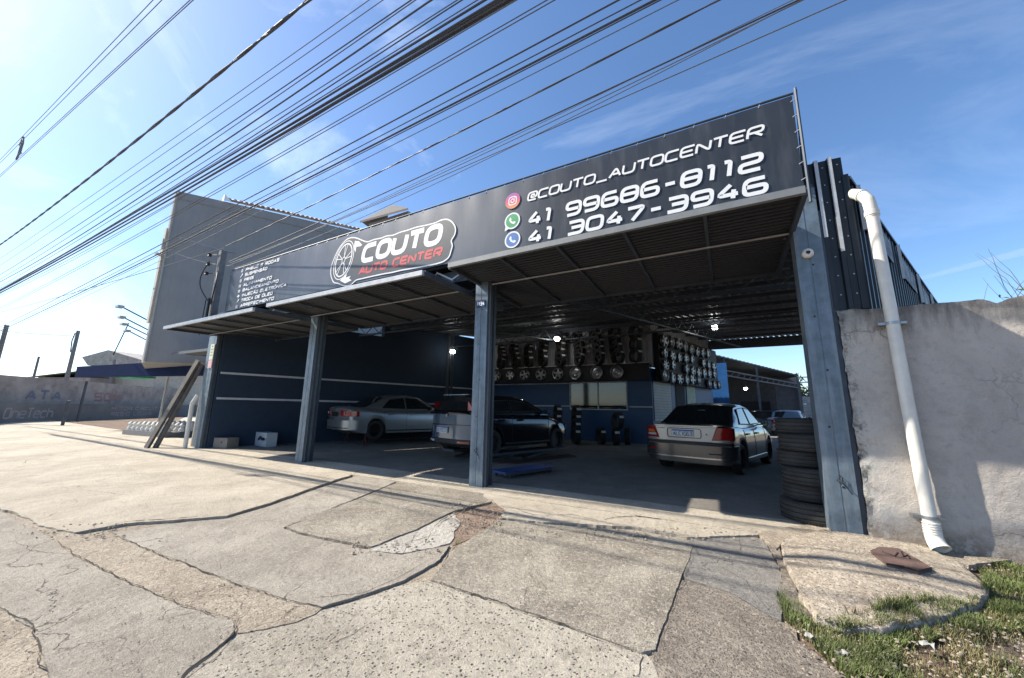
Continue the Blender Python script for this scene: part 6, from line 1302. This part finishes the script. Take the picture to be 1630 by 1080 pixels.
for pl in ([(1405, 884), (1425, 892), (1430, 886)], [(1436, 884), (1440, 893), (1446, 890), (1450, 896)], [(1412, 904), (1440, 909), (1462, 916), (1484, 911)]):
    q = [on_hump(*p) + Vector((0, 0, .030)) for p in pl]; m_.tube(q, .007, 4)
m_.build('crack', ink, o)
def shoulder(pts, m, lab, h=.03, name='concrete_apron'): 
    s_ = slab(pts, m, h, name=name, jag=.02, seed=21); 
slab([(1208, 853), (1262, 842), (1320, 838), (1336, 846), (1264, 860), (1242, 870), (1236, 880), (1220, 866)], brown_c, .03, name='concrete_apron', jag=.015, seed=22)
slab([(1222, 868), (1240, 873), (1252, 908), (1272, 955), (1290, 985), (1262, 975), (1250, 945), (1240, 900)], dark_c, .02, name='concrete_apron', jag=.01, seed=23)
slab([(1376, 866), (1480, 872), (1640, 884), (1640, 892), (1540, 905), (1470, 884), (1400, 864)], brown_c, .03, name='concrete_apron', jag=.02, seed=24)
# grass
gmat = mat('grass_green', (.10, .125, .035), .7, var=.5, scale=3); gmat2 = mat('grass_dry', (.22, .185, .09), .8, var=.3, scale=4)
def grass(regions, name, m, label, hmin, hmax, seed, wd=.005):
    random.seed(seed); mb = MB()
    for (poly, n, dens) in regions:
        xs_ = [p[0] for p in poly]; ys_ = [p[1] for p in poly]; c = 0
        while c < n:
            x = random.uniform(min(xs_), max(xs_)); y = random.uniform(min(ys_), max(ys_)); ins = False
            for i in range(len(poly)):
                a, b = poly[i], poly[(i + 1) % len(poly)]
                if (a[1] > y) != (b[1] > y) and x < (b[0] - a[0]) * (y - a[1]) / (b[1] - a[1]) + a[0]: ins = not ins
            if not ins: continue
            p = atG(x, y); 
            if noise.noise(Vector((p.x * 5, p.y * 5, seed))) < dens and random.random() > .12: c += .25; continue
            c += 1; i_, dm = hump_h(p.x, p.y)
            z = gz(p.y) - .02 + (.085 if i_ and dm > .1 else .055 if i_ else 0); h = random.uniform(hmin, hmax) * (1 + .5 * noise.noise(Vector((p.x * 3, p.y * 3, 2)))); an = random.uniform(0, 6.28); ln = random.uniform(.1, .9) * h; w_ = wd * random.uniform(.6, 1.4)
            dx, dy = math.cos(an), math.sin(an); sx, sy = -dy * w_, dx * w_
            b0 = Vector((p.x, p.y, z)); m1 = b0 + Vector((dx * ln * .4, dy * ln * .4, h * .6)); t1 = b0 + Vector((dx * ln, dy * ln, h * .9))
            mb.add([b0 - Vector((sx, sy, 0)), b0 + Vector((sx, sy, 0)), m1 + Vector((sx, sy, 0)) * .7, m1 - Vector((sx, sy, 0)) * .7, t1], [(0, 1, 2, 3), (3, 2, 4)])
    o = mb.build(name, m); tag(o, label, 'grass', kind='stuff'); return o
G1 = [(1240, 925), (1256, 940), (1290, 990), (1330, 1005), (1400, 1012), (1500, 1000), (1560, 975), (1630, 930), (1640, 1000), (1560, 1010), (1500, 1015), (1440, 1030), (1420, 1060), (1440, 1100), (1370, 1100), (1300, 1030), (1250, 985), (1236, 950)]
G2 = [(1560, 900), (1640, 880), (1640, 970), (1580, 985), (1565, 950)]
G3 = [(1460, 880), (1640, 885), (1640, 900), (1540, 905), (1500, 890)]
G4 = [(1300, 1000), (1640, 960), (1640, 1120), (1380, 1120)]
G5 = [(1390, 985), (1440, 975), (1560, 965), (1560, 1000), (1480, 1015), (1400, 1018)]
grass([(G1, 12000, -.08), (G2, 6000, -.12), (G4, 2200, .2), (G3, 900, .0), (G5, 3200, -.1)], 'grass_tufts', gmat, 'patchy green grass around the rough slab and along the wall', .02, .075, 1, .0022)
grass([(G1, 6000, -.1), (G3, 2500, -.2), (G4, 8000, .0), (G2, 2500, -.3), (G5, 1500, -.1)], 'dry_grass', gmat2, 'dry straw-coloured grass on the dirt by the wall', .012, .05, 2, .0018)
C1 = [(575, 748), (590, 744), (610, 750), (598, 756), (580, 754)]; C2 = [(782, 796), (800, 793), (806, 800), (790, 802)]; C3 = [(722, 858), (734, 852), (738, 862), (726, 866)]
grass([(C1, 150, -9), (C2, 90, -9), (C3, 60, -9)], 'crack_weeds', gmat, 'tiny weeds growing in the cracks of the paving', .01, .035, 3, .002)
# litter
for k, (px, py, col, lab) in enumerate([(1290, 1022, (.26, .25, .23), 'crumpled white scrap at the grass edge, nearest the ramp'), (1538, 884, (.35, .34, .45), 'crumpled greyish plastic bag below the downpipe shadow'), (1340, 1050, (.24, .23, .21), 'thin white scrap on the dirt by the asphalt edge'), (1478, 1036, (.27, .27, .25), 'pale plastic scrap in the middle of the dirt'), (1570, 868, (.3, .3, .42), 'small bluish scrap at the wall foot')]):
    p = atG(px, py); mb = MB(); random.seed(k); vs = []
    for i in range(5):
        for j in range(4): vs.append((p.x + (i - 2) * .012 + random.uniform(-.01, .01), p.y + (j - 1.5) * .012 + random.uniform(-.01, .01), p.z + .015 + random.uniform(0, .035)))
    mb.add(vs, [(i * 4 + j, (i + 1) * 4 + j, (i + 1) * 4 + j + 1, i * 4 + j + 1) for i in range(4) for j in range(3)]); o = mb.build('litter', mat('litter_%d' % k, col, .6)); tag(o, lab, 'litter')
# ================================================================ TREES
bark = mat('bark', (.10, .075, .055), .9, var=.3); leafm = mat('leaf_green', (.055, .085, .025), .6, var=.5, scale=2)
def tree(loc, h, spread, label, seed, leaves=900, bare=False, lsize=.12, trunk=.15, name='leafy_tree'):
    random.seed(seed); t = thing(name, label, 'tree', loc); m = MB(); tips = []
    def br(p, d, ln, r, dep):
        q = [p]; 
        for i in range(4): d = (d + Vector((random.uniform(-.2, .2), random.uniform(-.2, .2), random.uniform(-.08, .15)))).normalized(); q.append(q[-1] + d * ln / 4)
        m.tube(q, [r * (1 - .15 * i) for i in range(5)], 5 if dep else 7, cap=False)
        tips.append(q[-1]); tips.append(q[2])
        if dep < 3:
            for _ in range(3 if dep else 5):
                b = q[random.choice((2, 3, 4))]; dd = (d + Vector((random.uniform(-1, 1), random.uniform(-1, 1), random.uniform(-.2, .8))) * spread).normalized(); br(b, dd, ln * random.uniform(.55, .8), r * .5, dep + 1)
    br(Vector((0, 0, 0)), Vector((0, 0, 1)), h * .45, trunk, 0); m.build('trunk', bark, t)
    if leaves:
        m = MB()
        for _ in range(leaves):
            c = random.choice(tips) + Vector([random.gauss(0, h * .035) for _ in range(3)]); a = Vector([random.uniform(-1, 1) for _ in range(3)]).normalized(); b = a.orthogonal().normalized(); s = lsize * random.uniform(.5, 1.3); m.add([c - a * s, c + b * s * .5, c + a * s, c - b * s * .5], [(0, 1, 2, 3)])
        m.build('crown', leafm, t)
    return t
tr = atY(1625, 470, 9.5); tree((tr.x + .9, 9.6, 0), 4.7, .9, 'sparse nearly bare tree rising behind the boundary wall at the right edge', 4, leaves=0, trunk=.035, name='bare_tree')
tree((tr.x + .55, 9.0, .4), 3.15, 1.2, 'low leafy bush showing over the boundary wall at the right edge', 6, leaves=1400, lsize=.05, trunk=.06, name='leafy_bush')
tree((6.2, 41, 0), 4.6, 1.0, 'small pale tree behind the yard fence seen under the roof', 8, leaves=1200, lsize=.16)
tree((-37.6, 3.2, 0), 3.9, 1.1, 'dark leafy tree at the far left edge behind the walls', 9, leaves=2600, lsize=.14)
tree((-40, 1.0, 0), 3.6, 1.1, 'second leafy tree further left behind the walls', 10, leaves=2600, lsize=.14)
tree((-26.5, 12.5, 0), 2.4, 1.1, 'round dark shrub under the navy canopy', 12, leaves=1800, lsize=.10, trunk=.06, name='dark_shrub')
# ================================================================ contrail high in the sky
ct = MB(); c0 = atY(1435, 452, 2500); c1 = atY(1900, 325, 2500)
c0 = ray(1440, 450).normalized() * 2300; c1 = ray(1900, 330).normalized() * 2300; pts = [c0.lerp(c1, i / 20) for i in range(21)]
ctm = bpy.data.materials.new('contrail'); ctm.use_nodes = True; n_ = ctm.node_tree; n_.nodes.remove(n_.nodes['Principled BSDF']); vs_ = n_.nodes.new('ShaderNodeVolumePrincipled'); vs_.inputs['Density'].default_value = .006; vs_.inputs['Color'].default_value = (1, 1, 1, 1); n_.links.new(vs_.outputs[0], n_.nodes['Material Output'].inputs['Volume'])
ct.tube(pts, [8 + 14 * i / 20 for i in range(21)], 12); o = ct.build('contrail', ctm); tag(o, kind='stuff'); o['label'] = 'faint white vapour trail low in the right of the sky'
